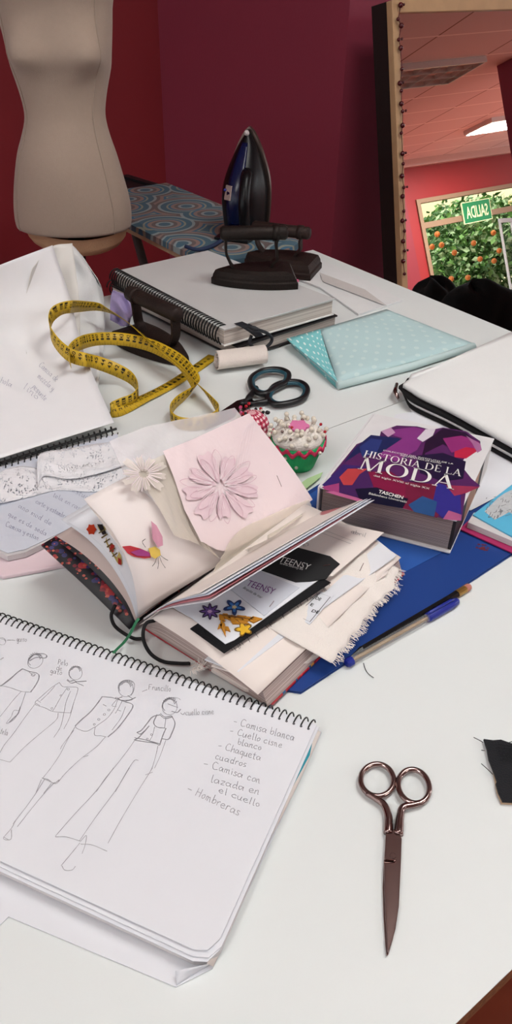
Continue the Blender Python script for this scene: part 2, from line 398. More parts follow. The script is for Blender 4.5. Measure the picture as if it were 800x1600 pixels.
M_frm=mat('door_frame_paint','#8a6c52',.5)
fw=.09
dr=[Wp(aL+.001,.001,.03),Wp(a2-.001,.001,.03),Wp(a2-.001,aT-.001,.03),Wp(aL+.001,aT-.001,.03)]; di=[Wp(aL+fw,.08,.03),Wp(a2-fw,.08,.03),Wp(a2-fw,aT-fw*.8,.03),Wp(aL+fw,aT-fw*.8,.03)]
door=struct('door_1',frame_ring(dr,di,w2*.12),M_frm)
mk('transom_bar',prism3([Wp(aL+fw+.001,zMid-.06,.02),Wp(a2-fw-.001,zMid-.06,.02),Wp(a2-fw-.001,zMid+.04,.02),Wp(aL+fw+.001,zMid+.04,.02)],w2*.08),M_frm,door)
M_glass=mat('clear_glass','#ffffff',.0,trans=1.0,ior=1.01,var=0,spec=.2)
mk('glass_pane',prism3([Wp(aL+fw+.001,.081,-.04),Wp(a2-fw-.001,.081,-.04),Wp(a2-fw-.001,aT-fw*.8-.001,-.04),Wp(aL+fw+.001,aT-fw*.8-.001,-.04)],w2*.005),M_glass,door)
# cornice running under the ceiling of the far wall
struct('trim_1',prism3([Wp(aCor-16,zCor,.001),Wp(a2+4,zCor,.001),Wp(a2+4,CEIL-.001,.001),Wp(aCor-16,CEIL-.001,.001)],-w2*.10),M_trim)
# pilaster on the far wall
struct('column_red',prism3([Wp(aCor-.9,0,.001),Wp(aCor-.30,0,.001),Wp(aCor-.30,zCor-.001,.001),Wp(aCor-.9,zCor-.001,.001)],-w2*.04),M_red)
# purple pillar
pil=RM(812,90,GP+w2*4.2,w2); M_pil=M_pur
struct('column_purple',prism([(q.x,q.y) for q in (pil,pil+w1*.5,pil+w1*.5+w2*.3,pil+w2*.3)],0,CEIL-.002),M_pil)
# ceiling: tiles in a grid, as material
def ceil_mat():
    m=MC['ceiling_tile']; t=NT(m); b=t.n['Principled BSDF']
    tc=t.new('ShaderNodeTexCoord'); mp=t.new('ShaderNodeMapping'); mp.inputs['Rotation'].default_value=(0,0,-AW-math.radians(6)); t.link(tc.outputs['Object'],mp.inputs[0])
    sx=t.new('ShaderNodeSeparateXYZ'); t.link(mp.outputs[0],sx.inputs[0]); r=None
    old=b.inputs['Base Color'].links[0].from_socket
    for o,per,wd_,c in ((0,1.2,.011,'#8a7468'),(1,.6,.014,'#fffaf4')):
        f=mth(t,'FRACT',mth(t,'DIVIDE',sx.outputs[o],per)); e=mth(t,'LESS_THAN',mth(t,'ABSOLUTE',mth(t,'SUBTRACT',f,.5)),wd_/per)
        old=mixc(t,e,old,c)
    t.link(old,b.inputs['Base Color'])
ceil_mat()
struct('ceiling',prism([(p.x,p.y) for p in room_poly()],CEIL,CEIL+.08),M_ceil)
# luminaires recessed in the ceiling
M_metal=mat('lamp_metal','#d8d8d6',.3,metal=.7)
M_tube=mat('lit_tube','#ffffff',.5,emit='#fff4e4',estr=14.0)
def luminaire(c,label,lit=1.0,ang=AW+math.radians(6),sx=1.2,sy=.6,power=0):
    ux=V((math.cos(ang),math.sin(ang),0)); uy=V((-math.sin(ang),math.cos(ang),0)); c=V((c[0],c[1],CEIL))
    L=thing('ceiling_light',c,label,'ceiling light','louvred ceiling lights')
    q=lambda a,b,z=0:c+ux*a+uy*b+UP*z
    o=[q(-sx/2,-sy/2,-.002),q(sx/2,-sy/2,-.002),q(sx/2,sy/2,-.002),q(-sx/2,sy/2,-.002)]; i=[q(-sx/2+.02,-sy/2+.02,-.002),q(sx/2-.02,-sy/2+.02,-.002),q(sx/2-.02,sy/2-.02,-.002),q(-sx/2+.02,sy/2-.02,-.002)]
    mk('frame',frame_ring(o,i,-UP*.06),M_metal,L)
    f=MB()
    for k in range(5): f.add(box(q(-sx/2+.02+(sx-.04)*(k+.5)/5,0,-.035),.004,sy-.04,.045,ux,uy,UP))
    for k in range(1,3): f.add(box(q(0,-sy/2+sy*k/3,-.035),sx-.04,.004,.045,ux,uy,UP))
    mk('louvre',f.get(),M_metal,L)
    if lit:
        for k in range(4): mk('tube',tube([q(-sx/2+.05,-sy/2+sy*(k+.5)/4,-.022),q(sx/2-.05,-sy/2+sy*(k+.5)/4,-.022)],.013),M_tube,L)
    if power:
        ld=bpy.data.lights.new('ceiling_light_glow','AREA'); ld.shape='RECTANGLE'; ld.size=sx*.95; ld.size_y=sy*.95; ld.energy=power; ld.color=(.87,.96,1.0)
        lo=bpy.data.objects.new('lamp_glow',ld); COL.objects.link(lo); lo.parent=L; lo.location=(0,0,-.075); lo.rotation_euler=(0,0,ang)
    return L
CP=V((0,0,CEIL))
la=RM(662,112,CP,UP); lb=RM(790,188,CP,UP)
luminaire(la,'switched-off louvred ceiling light reflected high in the mirror',0)
luminaire(lb,'lit louvred ceiling light near the cornice in the mirror',1,power=250)
luminaire(V((.75,.75,0)),'lit louvred ceiling light above the work tables',1,power=12)
luminaire(V((-.9,-.7,0)),'lit louvred ceiling light behind the near end of the tables',1,power=12)
luminaire(RM(700,150,CP,UP)+w1*1.5-w2*1.2,'added unseen louvred ceiling light brightening the room in the mirror',1,power=190)  # extra lamp out of view, added to brighten the mirrored room
luminaire(V((2.6,-.9,0)),'lit louvred ceiling light to the side of the work tables',1,power=20)
# ------------------------------------------------------------------ exit sign above the door
M_green=mat('sign_green','#0b6b3a',.4,emit='#0b6b3a',estr=.25); M_cream=mat('sign_cream','#d8d2a0',.5,emit='#d8d2a0',estr=.25)
sg=[wc(Rw(726,350,.05)),wc(Rw(763,312,.05))]
s0,s1=sg[0][0],sg[1][0]; z0=wc(Rw(745,346,.05))[1]; z1=wc(Rw(745,314,.05))[1]
if s1<s0: s0,s1=s1,s0
sign=thing('exit_sign',Wp((s0+s1)/2,z0,.05),'green exit sign with cream letters hanging above the glazed door','sign')
mk('panel',prism3([Wp(s0,z0,.045),Wp(s1,z0,.045),Wp(s1,z1,.045),Wp(s0,z1,.045)],-w2*.02),M_green,sign)
ox=[Wp(s0-.012,z0-.012,.066),Wp(s1+.012,z0-.012,.066),Wp(s1+.012,z1+.012,.066),Wp(s0-.012,z1+.012,.066)]; ix=[Wp(s0,z0,.066),Wp(s1,z0,.066),Wp(s1,z1,.066),Wp(s0,z1,.066)]
mk('rim',frame_ring(ox,ix,w2*.022),M_cream,sign)
# lettering faces the room: reading direction runs along -w1 or +w1 so that it is legible from inside
rd=-1 if (w1.cross(UP)).dot(-w2)<0 else 1
aa,bb=(s1,s0) if rd<0 else (s0,s1)
mk('lettering',text_on('SALIDA',lambda u,v:Wp(lerp(aa,bb,.1+.8*u),lerp(z0,z1,.2+.6*v),.0662),bold=.015),M_cream,sign)
# ------------------------------------------------------------------ outside: awning, tree
M_leaf=[mat('orange_leaf_%s'%k,c,.5,var=.2,scale=20) for k,c in (('dark','#4c7a3c'),('mid','#80b45c'),('pale','#c4e4a8'))]
tc=Rw(740,450,-3.0); tc=V((tc.x,tc.y,0))
def tree():
    t=thing('orange_tree',tc,'green tree full of oranges outside the glazed door','tree')
    mk('trunk',tube(spl([tc,tc+V((.05,.02,.5)),tc+V((-.02,.05,1.0)),tc+V((.03,0,1.6))],5),[.09]*6+[.08]*5+[.05]*5,10),mat('bark','#4a3828',.9,bump=.5),t,smooth=True)
    mbs=[MB(),MB(),MB()]
    rr=random.Random(4)
    zc=1.1
    for i in range(7500):
        a=rr.uniform(0,2*PI); h=rr.uniform(-1,1); q=rr.random()**.4
        r=math.sqrt(max(0,1-h*h)); p=tc+V((math.cos(a)*r*q*1.7,math.sin(a)*r*q*1.7,zc+h*q*1.25))
        d=V((rr.uniform(-1,1),rr.uniform(-1,1),rr.uniform(-1,.6))).normalized(); s=d.cross(V((rr.uniform(-1,1),rr.uniform(-1,1),rr.uniform(-1,1)))).normalized(); n=d.cross(s)*.25
        l=rr.uniform(.14,.22); w=l*.27
        mbs[min(2,int(rr.random()*3))].add(([p,p+d*l*.4+s*w,p+d*l,p+d*l*.4-s*w,p+d*l*.45+n*w],[(0,1,4),(1,2,4),(2,3,4),(3,0,4)]))
    for k in range(3): mk('foliage',mbs[k].get(),M_leaf[k],t,kind='stuff')
    M_or=mat('orange_peel','#e8863a',.5,bump=.2)
    o0=None
    for k,(x,y) in enumerate([(683,366),(690,383),(675,386),(750,405),(731,434),(705,436),(772,408),(780,392),(771,364),(710,395),(757,458),(740,380)]):
        p=Rw(x,y,-1.32)
        if p.z<.1: continue
        if o0 is None: o0=tag(mk('orange',sphere(p,.058,12,8),M_or,None,smooth=True),'round orange hanging among the leaves of the tree outside the door','fruit','oranges on the tree'); b0=o0
        else: c=b0.copy(); COL.objects.link(c); c.location=p-UP*.055
tree()
hp=WP+w2*8.0
def Hp(x,y): q=RM(x,y,hp,w2); return q
zb=Hp(720,350).z; zc_=Hp(720,331).z; aH=(Hp(720,340)-WP).dot(w1)
hq=lambda a,z,o=0:V(((WP+w1*a+w2*(8.0+o)).x,(WP+w1*a+w2*(8.0+o)).y,z))
ho=thing('house',hq(aH,0),'pale yellow house front beyond the orange tree','building')
mk('wall',prism3([hq(aH-5,0),hq(aH+7,0),hq(aH+7,zc_+2.5),hq(aH-5,zc_+2.5)],w2*.3),mat('pale_yellow_render','#f0e4b0',.8),ho)
mk('balcony_band',prism3([hq(aH-5,zb,-.35),hq(aH+7,zb,-.35),hq(aH+7,zc_,-.35),hq(aH-5,zc_,-.35)],w2*.34),mat('olive_render','#a89a5c',.8),ho)
gp=[Wp(aL-8,0,-.2),Wp(a2+8,0,-.2),Wp(a2+8,0,-12),Wp(aL-8,0,-12)]
struct('ground_outside',prism([(q.x,q.y) for q in gp],-.12,-.02),mat('paving','#b8b2a4',.8,var=.1,scale=4))
# opened white sash of the door, at the right of the reflection
sp=[Rw(784,356,.6),Rw(800,345,.6)]
M_white=mat('white_gloss','#e8e8e4',.35)
hs=wc(Rw(783,358,-.3))[0]
dl=struct('window_1',frame_ring([Wp(hs,.1,-.3),Wp(hs+.9,.1,-.7),Wp(hs+.9,zMid-.12,-.7),Wp(hs,zMid-.12,-.3)],[Wp(hs+.07,.2,-.33),Wp(hs+.83,.2,-.67),Wp(hs+.83,zMid-.2,-.67),Wp(hs+.07,zMid-.2,-.33)],w2*.04),M_white)
mk('glass_pane',prism3([Wp(hs+.07,.2,-.35),Wp(hs+.83,.2,-.69),Wp(hs+.83,zMid-.2,-.69),Wp(hs+.07,zMid-.2,-.35)],w2*.005),M_glass,dl)
# ------------------------------------------------------------------ the two tables pushed together
ka=1.057; bFar=-1.226; bSeam=-.6435; bNear=-.0775; aLeft=-.95
M_lam=mat('white_laminate','#dbe0e0',.5,var=.02,scale=8,spec=.4)
M_chip=mat('chipboard_edge','#a8744a',.8,var=.4,scale=260,col2='#4a2c18',bump=.4,bscale=500)
M_steel=mat('grey_steel','#70706e',.4,metal=.7)
def table(b0,b1,label):
    c=W((aLeft+ka)/2,(b0+b1)/2,0); t=thing('work_table',c,label,'table','two tables pushed together')
    g=.0006
    q=lambda i:[W(aLeft+i,b0+i,0),W(ka-i,b0+i,0),W(ka-i,b1-i,0),W(aLeft+i,b1-i,0)]
    mk('tabletop',prism([(p.x,p.y) for p in q(g)],TZ-.0012,TZ),M_lam,t)
    mk('board_edge',prism([(p.x,p.y) for p in q(g+.0002)],TZ-.022,TZ-.0012),M_chip,t,label='raw chipboard edge of the table top')
    for i in (0,1):
        for j in (0,1):
            p=W(aLeft+.06 if i==0 else ka-.06,b0+.06 if j==0 else b1-.06,0); mk('leg',box(p+UP*(TZ-.022)/2,.035,.035,TZ-.0225,E1,E2,UP),M_steel,t,bevel=.003)
    f=MB()
    for j in (b0+.06,b1-.06): f.add(box(W((aLeft+ka)/2,j,TZ-.045),ka-aLeft-.16,.02,.04,E1,E2,UP))
    for i in (aLeft+.06,ka-.06): f.add(box(W(i,(b0+b1)/2,TZ-.045),.02,abs(b1-b0)-.16,.04,E1,E2,UP))
    mk('apron_frame',f.get(),M_steel,t)
table(bSeam,bNear,'white work table in front, holding the silver scissors'); table(bFar,bSeam,'white work table behind, holding the irons and the polka dot cloth')
# ------------------------------------------------------------------ world, exposure
wd=bpy.data.worlds.new('sky'); SC.world=wd; wd.use_nodes=True; wn=wd.node_tree; bg=wn.nodes['Background']
sk=wn.nodes.new('ShaderNodeTexSky'); sk.sky_type='HOSEK_WILKIE'; sk.sun_direction=(-.5,.3,.8); sk.turbidity=4
mxn=wn.nodes.new('ShaderNodeMix'); mxn.data_type='RGBA'; mxn.inputs[0].default_value=.6; mxn.inputs[7].default_value=(1,1,1,1)
wn.links.new(sk.outputs[0],mxn.inputs[6]); wn.links.new(mxn.outputs[2],bg.inputs[0]); bg.inputs[1].default_value=2.0
sl=bpy.data.lights.new('sun','SUN'); sl.energy=2.6; sl.angle=.02; sl.color=(1,.96,.88); so_=bpy.data.objects.new('sun',sl); COL.objects.link(so_)
so_.rotation_euler=(w2*math.cos(math.radians(52))+w1*.25-UP*math.sin(math.radians(52))).normalized().to_track_quat('-Z','Y').to_euler(); so_.location=(3,0,8)
SC.view_settings.view_transform='Standard'; SC.view_settings.look='None'; SC.view_settings.gamma=1; SC.view_settings.use_curve_mapping=False; SC.view_settings.exposure=0.28
# ------------------------------------------------------------------ paper and ink
M_pap=mat('white_paper','#dcdee4',.75,var=.02,scale=30)
M_pap2=mat('cool_paper','#ced3df',.75,var=.02,scale=30)
M_cream2=mat('cream_paper','#e6dcd6',.75,var=.03,scale=30)
M_card=mat('white_cardboard','#dedcd8',.7,var=.03,scale=20)
M_graph=mat('graphite','#94949a',.6)
M_graphd=mat('graphite_dark','#6c6c74',.6)
M_blk=mat('black_wire','#101012',.35,metal=.3)
M_teal=mat('teal_paper','#1f8c9c',.6)
def edge_stripes(name,c1,c2,n=60):
    def f(t,u,v,uv):
        nz=t.new('ShaderNodeTexNoise',noise_dimensions='1D',Scale=1.0); t.link(mth(t,'MULTIPLY',v,float(n)),nz.inputs['W'])
        return mixc(t,mth(t,'MULTIPLY',mth(t,'SUBTRACT',nz.outputs['Fac'],.25),2.0),c1,c2)
    return uvmat(name,f)
def block(pts,z0,z1,name,m,parent,**kw):
    "paper block whose side UVs run up its thickness"
    n=len(pts); vs=[];uv=[];fs=[]
    for i in range(n):
        a,b=pts[i],pts[(i+1)%n]; k=len(vs)
        vs+=[V((a[0],a[1],z0)),V((b[0],b[1],z0)),V((b[0],b[1],z1)),V((a[0],a[1],z1))]; uv+=[(0,0),(1,0),(1,1),(0,1)]; fs.append((k,k+1,k+2,k+3))
    k=len(vs); vs+=[V((p[0],p[1],z1)) for p in pts]; uv+=[(0,.5)]*n; fs.append(tuple(range(k,k+n)))
    k=len(vs); vs+=[V((p[0],p[1],z0)) for p in pts]; uv+=[(0,.5)]*n; fs.append(tuple(range(k+n-1,k-1,-1)))
    return mk(name,(vs,fs,uv),m,parent,**kw)
M_edge=edge_stripes('page_edges','#e4e2e2','#a8a2a4',24)
# ------------------------------------------------------------------ sketch pad in front
pR=P(497,1133,.013); pLd=(P(0,962,.013)-pR); pLd.z=0; sd=pLd.normalized(); dn=(P(318,1503,.013)-pR); dn.z=0
dn=(dn-sd*dn.dot(sd)); sh=(P(318,1503,.013)-pR).dot(dn.normalized()); dn.normalize()
pw=.335
def K(a,b): return pR+sd*a+dn*b           # a from the right end leftwards, b from the coil downwards
def xy(p): return (p.x,p.y)
pad=thing('sketch_pad',V((K(pw/2,sh/2).x,K(pw/2,sh/2).y,TZ)),'white spiral sketch pad with pencil drawings of four fashion figures','sketch pad')
q=[K(0,0),K(pw,0),K(pw,sh),K(.012,sh),K(.004,sh-.003),K(0,sh-.012)]
block([xy(p) for p in q],TZ+.0035,TZ+.0095,'page_block',M_edge,pad)
q=[K(0,0),K(pw,0),K(pw,sh+.001),K(.012,sh+.001),K(.004,sh-.002),K(0,sh-.011)]
mk('under_page',prism([xy(p) for p in q],TZ+.0097,TZ+.0102),M_pap,pad)
mk('top_page',prism([xy(p) for p in [K(.001,0),K(pw,0),K(pw,sh-.003),K(.014,sh-.004),K(.006,sh-.007),K(.002,sh-.016)]],TZ+.0126,TZ+.0130),M_pap,pad)
mk('second_page',prism([xy(p) for p in [K(-.001,0),K(pw,0),K(pw,sh-.001),K(.013,sh-.001),K(.004,sh-.004),K(-.0005,sh-.013)]],TZ+.0108,TZ+.0113),M_pap,pad)
def flatpoly(px,z): return [xy(P(x,y,z)) for x,y in px]
mk('loose_sheet',prism(flatpoly([(497,1137),(503,1143),(332,1512),(275,1541),(13,1431),(0,1444),(-90,1560),(-220,1480),(-80,1300),(300,1400),(480,1150)],.002),TZ+.0004,TZ+.0012),M_pap,pad,label='larger loose sheet sticking out below the pad')
cn=grid(lambda u,v:P(lerp(lerp(276,322,u),lerp(274,328,u),v),lerp(lerp(1540,1510,u),lerp(1517,1506,u),v),lerp(.0012,.006,v)+.004*math.sin(PI*u)*v),6,4)
mk('turned_corner',cn,M_pap,pad,smooth=True,solid=.0003)
mk('bent_sheet',sheetgrid(lambda u,v:P(lerp(495,322,v)+u*lerp(6,10,v)+2*math.sin(v*9),lerp(1140,1506,v)+u*4,lerp(.009,.0025,u)),4,14,.0003),8 and M_cream2,pad,smooth=True)
mk('teal_page',prism(flatpoly([(486,1150),(491,1146),(484,1180),(458,1228),(440,1262),(437,1258)],.0105),TZ+.0103,TZ+.0106),M_teal,pad,label='teal page showing at the edge of the pad')
coil=helix(K(.004,.0008)+UP*(-.0052),K(pw-.004,.0008)+UP*(-.0052),.0066,54,UP,14,r2=.0068)
mk('spiral_wire',tube(coil,.00062,6),M_blk,pad,smooth=True)
hol=MB()
for k in range(54):
    c=K(.004+(pw-.008)*(k+.28)/54,.0064); hol.add(prism([xy(c+V((math.cos(t)*.0011,math.sin(t)*.0011,0))) for t in [i*PI/4 for i in range(8)]],TZ+.01301,TZ+.0131))
mk('punched_hole',hol.get(),mat('hole_shade','#55555a',.8),pad,kind='stuff')
c1=lambda pts:[(x/2.857,940+y/2.857) for x,y in pts]
c3=lambda pts:[(x/2.222,1200+y/2.222) for x,y in pts]
def ell(cx,cy,rx,ry,rot=0,a0=0,a1=360,n=14): 
    r=math.radians(rot); return [(cx+rx*math.cos(t)*math.cos(r)-ry*math.sin(t)*math.sin(r),cy+rx*math.cos(t)*math.sin(r)+ry*math.sin(t)*math.cos(r)) for t in [math.radians(a0+(a1-a0)*i/n) for i in range(n+1)]]
D1=[ell(158,268,36,28,-35),ell(160,262,34,27,-20,150,340),[(125,262),(150,238),(185,232),(207,240),(200,252),(160,250),(130,265)],
 [(100,300),(75,318),(40,350),(0,378)],[(100,300),(130,312),(168,322),(172,345),(155,378),(135,405)],[(0,375),(45,385),(95,402),(135,405)],[(75,320),(35,352),(10,372)],[(130,315),(150,330),(160,325)],ell(148,328,8,6),
 [(95,402),(60,440),(20,490),(0,515)],[(115,405),(100,450),(85,490)],[(85,488),(62,488),(50,515),(28,545),(60,530),(78,505),(85,488)],[(90,470),(80,500),(60,520),(40,540)],[(0,260),(15,250)],
 ell(8,178,18,16,20),[(0,165),(20,172),(26,182)],[(30,175),(60,172)],
 # second figure
 ell(337,320,30,30),ell(340,318,32,26,-30,160,330),[(308,310),(325,292),(350,292),(366,300)],[(300,348),(312,356),(330,352),(340,360)],[(298,352),(318,364),(345,356)],[(345,358),(385,355)],[(340,362),(372,376)],
 [(265,362),(230,385),(190,420),(158,448)],[(265,362),(280,380),(310,382),(345,385),(345,405),(330,450),(315,498)],[(158,448),(160,462),(200,475),(240,492),(315,498)],[(300,385),(270,430),(245,475),(235,490)],[(245,378),(215,412),(180,445)],[(165,440),(182,452)],[(160,455),(178,466)],ell(305,392,5,4),ell(272,420,4,3),ell(232,478,4,4),
 [(155,460),(110,520),(60,590),(20,640),(0,675)],[(260,498),(250,530),(180,590),(110,650),(45,718)],[(0,706),(45,718)],[(315,400),(295,450),(285,500),(270,560),(240,608)],[(330,450),(310,520),(285,570)],
 # third figure
 ell(562,390,33,36),[(530,400),(528,375),(548,355),(580,352),(600,368),(596,400),(585,420)],ell(566,384,34,32,-20,170,340),[(520,428),(540,440),(575,440),(605,428)],[(545,425),(520,435),(515,428)],[(570,420),(590,436),(560,444)],
 [(455,425),(495,428),(520,435),(560,448),(588,458),(590,475),(560,520),(520,570),(480,605)],[(455,425),(430,460),(400,495),(360,530),(335,555)],[(335,555),(345,568),(385,580),(425,560)],[(425,560),(422,596),(450,600),(475,605)],[(525,440),(510,480),(480,520),(440,550),(425,562)],[(520,440),(500,465),(520,470)],[(545,445),(530,475),(515,500)],ell(486,485,5,4),ell(466,505,5,4),ell(441,527,5,4),ell(421,549,4,4),[(460,460),(475,468)],[(525,485),(540,490)],[(560,470),(540,520),(500,575)],
 [(335,560),(300,620),(270,680),(230,740),(190,790)],[(330,575),(280,640),(270,660)],[(470,605),(430,650),(370,695),(320,740),(285,775),(262,805)],[(190,790),(215,795),(240,812),(265,798)],[(370,695),(395,688)],[(245,812),(265,795)],[(185,795),(160,857)],[(230,812),(195,857)],
 # fourth figure
 ell(757,470,34,36),[(725,470),(735,445),(765,430),(795,432),(806,440)],ell(760,462,36,32,-25,160,330),[(765,490),(790,495),(806,480)],[(715,500),(735,515),(765,510)],[(712,505),(735,522),(768,515)],
 [(715,505),(680,515),(655,545),(630,575),(610,585)],[(610,585),(625,592),(645,578)],[(665,555),(620,605),(598,618)],[(598,618),(640,625),(690,632),(710,642)],[(600,608),(650,618),(712,635)],[(712,640),(725,600),(740,565)],[(765,510),(780,545),(765,590),(750,615),(722,612)],[(700,505),(685,540),(700,560),(735,565)],[(740,520),(735,565)],[(690,560),(680,600),(665,625)],ell(676,595,4,4),ell(658,615,4,4),
 [(600,622),(570,665),(520,730),(470,790),(430,850)],[(705,645),(695,690),(680,740),(662,775)],[(618,710),(598,712),(560,770),(515,850)],[(740,620),(715,690),(690,745)]]
D3=[[(155,40),(110,110),(45,195)],[(190,50),(140,105),(60,205)],[(145,35),(175,48),(195,55),(208,42)],[(55,182),(40,210),(12,245),(38,248),(40,215)],[(12,240),(30,250)],
 [(395,0),(330,85),(260,160),(192,238)],[(192,240),(230,240),(280,255)],[(450,0),(400,80),(330,175),(275,255)],[(280,255),(300,235),(295,270),(285,298)],[(280,265),(320,268),(372,290)],[(530,0),(480,80),(420,180),(375,262)],[(278,260),(250,295),(212,340)],[(215,340),(225,355),(250,355),(262,342)],[(505,25),(530,15)]]
mb=ink_flat([c1(d) for d in D1],.013,.00037); ink_flat([c3(d) for d in D3],.013,.00036,mb)
for d in (D1[2:5],D1[12:14],D1[20:24],D1[42:47],[x for x in D1[-20:-8]]):
    ink_flat([[(x+.7,y+.5) for x,y in c1(e)] for e in d],.013,.00045,mb)
hair=[]
for cx,cy,r in ((158,262,34),(338,316,30),(562,385,34),(758,462,35)):
    for k in range(9):
        a=-2.9+k*.30; hair.append([(cx+math.cos(a)*r*.98,cy+math.sin(a)*r),(cx+math.cos(a+.5)*r*.55,cy+math.sin(a+.5)*r*.6-3)])
ink_flat([c1(h) for h in hair],.013,.0006,mb)
mk('pencil_drawing',mb.get(),M_graph,pad,label='pencil drawings of fashion figures')
c2=lambda x,y:(220+x/2.667,1060+y/2.667)
mb=MB()
for s,p,e,h in (('- Camisa blanca',(383,190),(640,262),22),('- Cuello cisne',(368,228),(590,292),20),('blanco',(402,275),(502,300),18),('- Chaqueta',(320,290),(500,345),22),('cuadros',(308,335),(440,372),20),('- Camisa con',(258,365),(498,440),22),('lazada en',(290,432),(495,487),22),('el cuello',(322,475),(495,538),20),('- Hombreras',(190,470),(410,575),26)):
    ink_flat(hand(s,c2(*p),c2(*e),h/2.667*.75),.013,.00042,mb)
for s,p,e,h in (('Fruncillo',(232,1078),(267,1081),5),('cuello cisne',(290,1118),(335,1116),5),('Pelo',(90,1038),(106,1041),4.5),('de',(88,1047),(97,1049),4.5),('gato',(78,1052),(97,1055),4.5),('Gorro',(26,1003),(42,1003),4.5),('tela',(0,1146),(12,1150),5)):
    mk('handwritten_note',ink_flat(hand(s,p,e,h),.013,.00036).get(),M_graph,pad)
mb2=ink_flat([[(222,1081),(230,1078)],[(12,1000),(24,1001)],[(282,1114),(286,1117),(289,1113)],[(262,1100),(278,1106)]],.013,.0004); mk('pointing_line',mb2.get(),M_graph,pad)
mk('handwriting',mb.get(),M_graph,pad,label='handwritten pencil notes beside the figures')
# ------------------------------------------------------------------ silver scissors
M_silver=mat('polished_steel','#9a8480',.16,metal=1.0,var=.03)
def c4(x,y): return (540+x/3.077,1140+y/3.077)
sc=thing('sewing_scissors',P(*c4(228,605),0),'closed polished steel scissors with round finger rings lying on bare table','scissors')
def bl(pts,z0,z1): return prism([xy(P(*c4(*p),(z0+z1)/2-TZ)) for p in pts],z0,z1)
mk('blade',bl([(195,508),(183,632),(178,760),(182,900),(190,1030),(196,1092),(206,1082),(228,1010),(240,930),(250,840),(262,640),(268,525),(262,505)],TZ+.0008,TZ+.0024),M_silver,sc,bevel=.0006)
mk('blade',bl([(193,492),(222,478),(245,487),(270,525),(266,640),(256,850),(240,960),(220,1030),(204,1078),(199,1060),(192,930),(186,800),(184,645),(232,640),(236,632),(186,627)],TZ+.0026,TZ+.0044),M_silver,sc,bevel=.0008)
def hnd(ring,arm,rz,z,w0):
    # ring (closed) plus the bow running into the blade
    r=tube([P(*c4(*p),z) for p in spl(ring,6,True)],rz,10,True)
    b=MB().add(r); pts=spl(arm,6); b.add(tube([P(*c4(x,y),zz) for x,y,zz in pts],[lerp(rz*.95,w0,min(1,i/(len(pts)-1)*1.1)) for i in range(len(pts))],10)); return b.get()
mk('finger_ring',hnd(ell(152,243,80,77,20,0,330,11),[(100,305,.0042),(150,335,.0042),(185,362,.004),(204,410,.0036),(206,450,.0032),(205,500,.0028)],.0021,.0042,.0034),M_silver,sc,smooth=True)
mk('finger_ring',hnd(ell(328,273,72,84,-28,0,330,11),[(372,350,.0044),(325,362,.0044),(275,375,.004),(262,420,.0037),(258,460,.0035),(254,505,.0035)],.0021,.0044,.0034),M_silver,sc,smooth=True)
mk('screw',prism([xy(P(*c4(228,605),.005)+V((math.cos(t)*.0021,math.sin(t)*.0021,0))) for t in [i*PI/8 for i in range(16)]],TZ+.0044,TZ+.0050),M_silver,sc,bevel=.0003)
# ------------------------------------------------------------------ scrap of black cloth
M_bcl=mat('black_cloth','#0d0f16',.9,var=.2,bump=.4,bscale=900,sheen=.1)
scr=thing('cloth_scrap',P(785,1210,0),'small folded scrap of black cloth at the right edge of the photo','cloth')
mk('cloth',prism(flatpoly([(755,1156),(770,1158),(782,1157),(805,1165),(830,1170),(830,1256),(785,1254),(778,1240),(774,1226),(776,1222),(770,1206),(763,1188),(760,1172)],.003),TZ+.0025,TZ+.0045),M_bcl,scr,bevel=.0004)
mk('lower_fold',prism(flatpoly([(766,1182),(830,1186),(830,1258),(783,1256),(776,1238)],.001),TZ+.0003,TZ+.0023),mat('beige_lining','#b89c80',.9),scr)
fr=MB()
for pts in ([(755,1160),(748,1156),(740,1152)],[(757,1173),(752,1172)],[(770,1210),(761,1201),(752,1193)],[(790,1162),(802,1158)]): fr.add(tube([P(x,y,.004) for x,y in pts],.0003,5))
for k in range(9): 
    y=1163+k*3+random.uniform(-1,1); fr.add(tube([P(780+random.uniform(-6,2),y,.0048),P(800,y+3,.0049),P(826,y+5,.0048)],.00025,4))
mk('frayed_thread',fr.get(),M_bcl,scr,kind='stuff')
# ------------------------------------------------------------------ blue folder under the books
FB=.0008
M_blue=mat('blue_folder_card','#1c3f86',.35,var=.05,scale=10); M_blue2=mat('blue_flap_card','#2a59a8',.35,var=.04,scale=10)  # flap shading is put into the lighter of the two blues
fol=thing('document_folder',P(640,950,0),'royal blue cardboard folder lying under the notebook and the fashion book','folder')
mk('back_panel',prism(flatpoly([(437,1079),(470,1084),(830,848),(850,800),(560,718),(470,775)],.001),TZ+.0006,TZ+.0014),M_blue,fol)
mk('front_panel',prism(flatpoly([(441,1077),(470,1081),(828,846),(845,800),(562,722),(474,775)],.003),TZ+.0024,TZ+.0032),M_blue,fol)
mk('flap',prism(flatpoly([(520,960),(560,925),(640,890),(700,858),(730,800),(562,724),(478,776)],.0036),TZ+.0033,TZ+.0037),M_blue2,fol,label='lighter blue flap of the folder')
stm=MB()
for k in range(16): 
    a=random.uniform(0,2*PI); r=random.uniform(0,9); c=P(755+r*math.cos(a)*1.2,855+r*math.sin(a)*.7,.0033); stm.add(prism([xy(c+V((math.cos(t)*.0016,math.sin(t)*.0012,0))) for t in [i*PI/3+a for i in range(6)]],TZ+.00325,TZ+.0034+k*1e-6))
mk('stamp',stm.get(),mat('red_ink','#6a1c2c',.6),fol,label='dark red stamp on the blue folder')
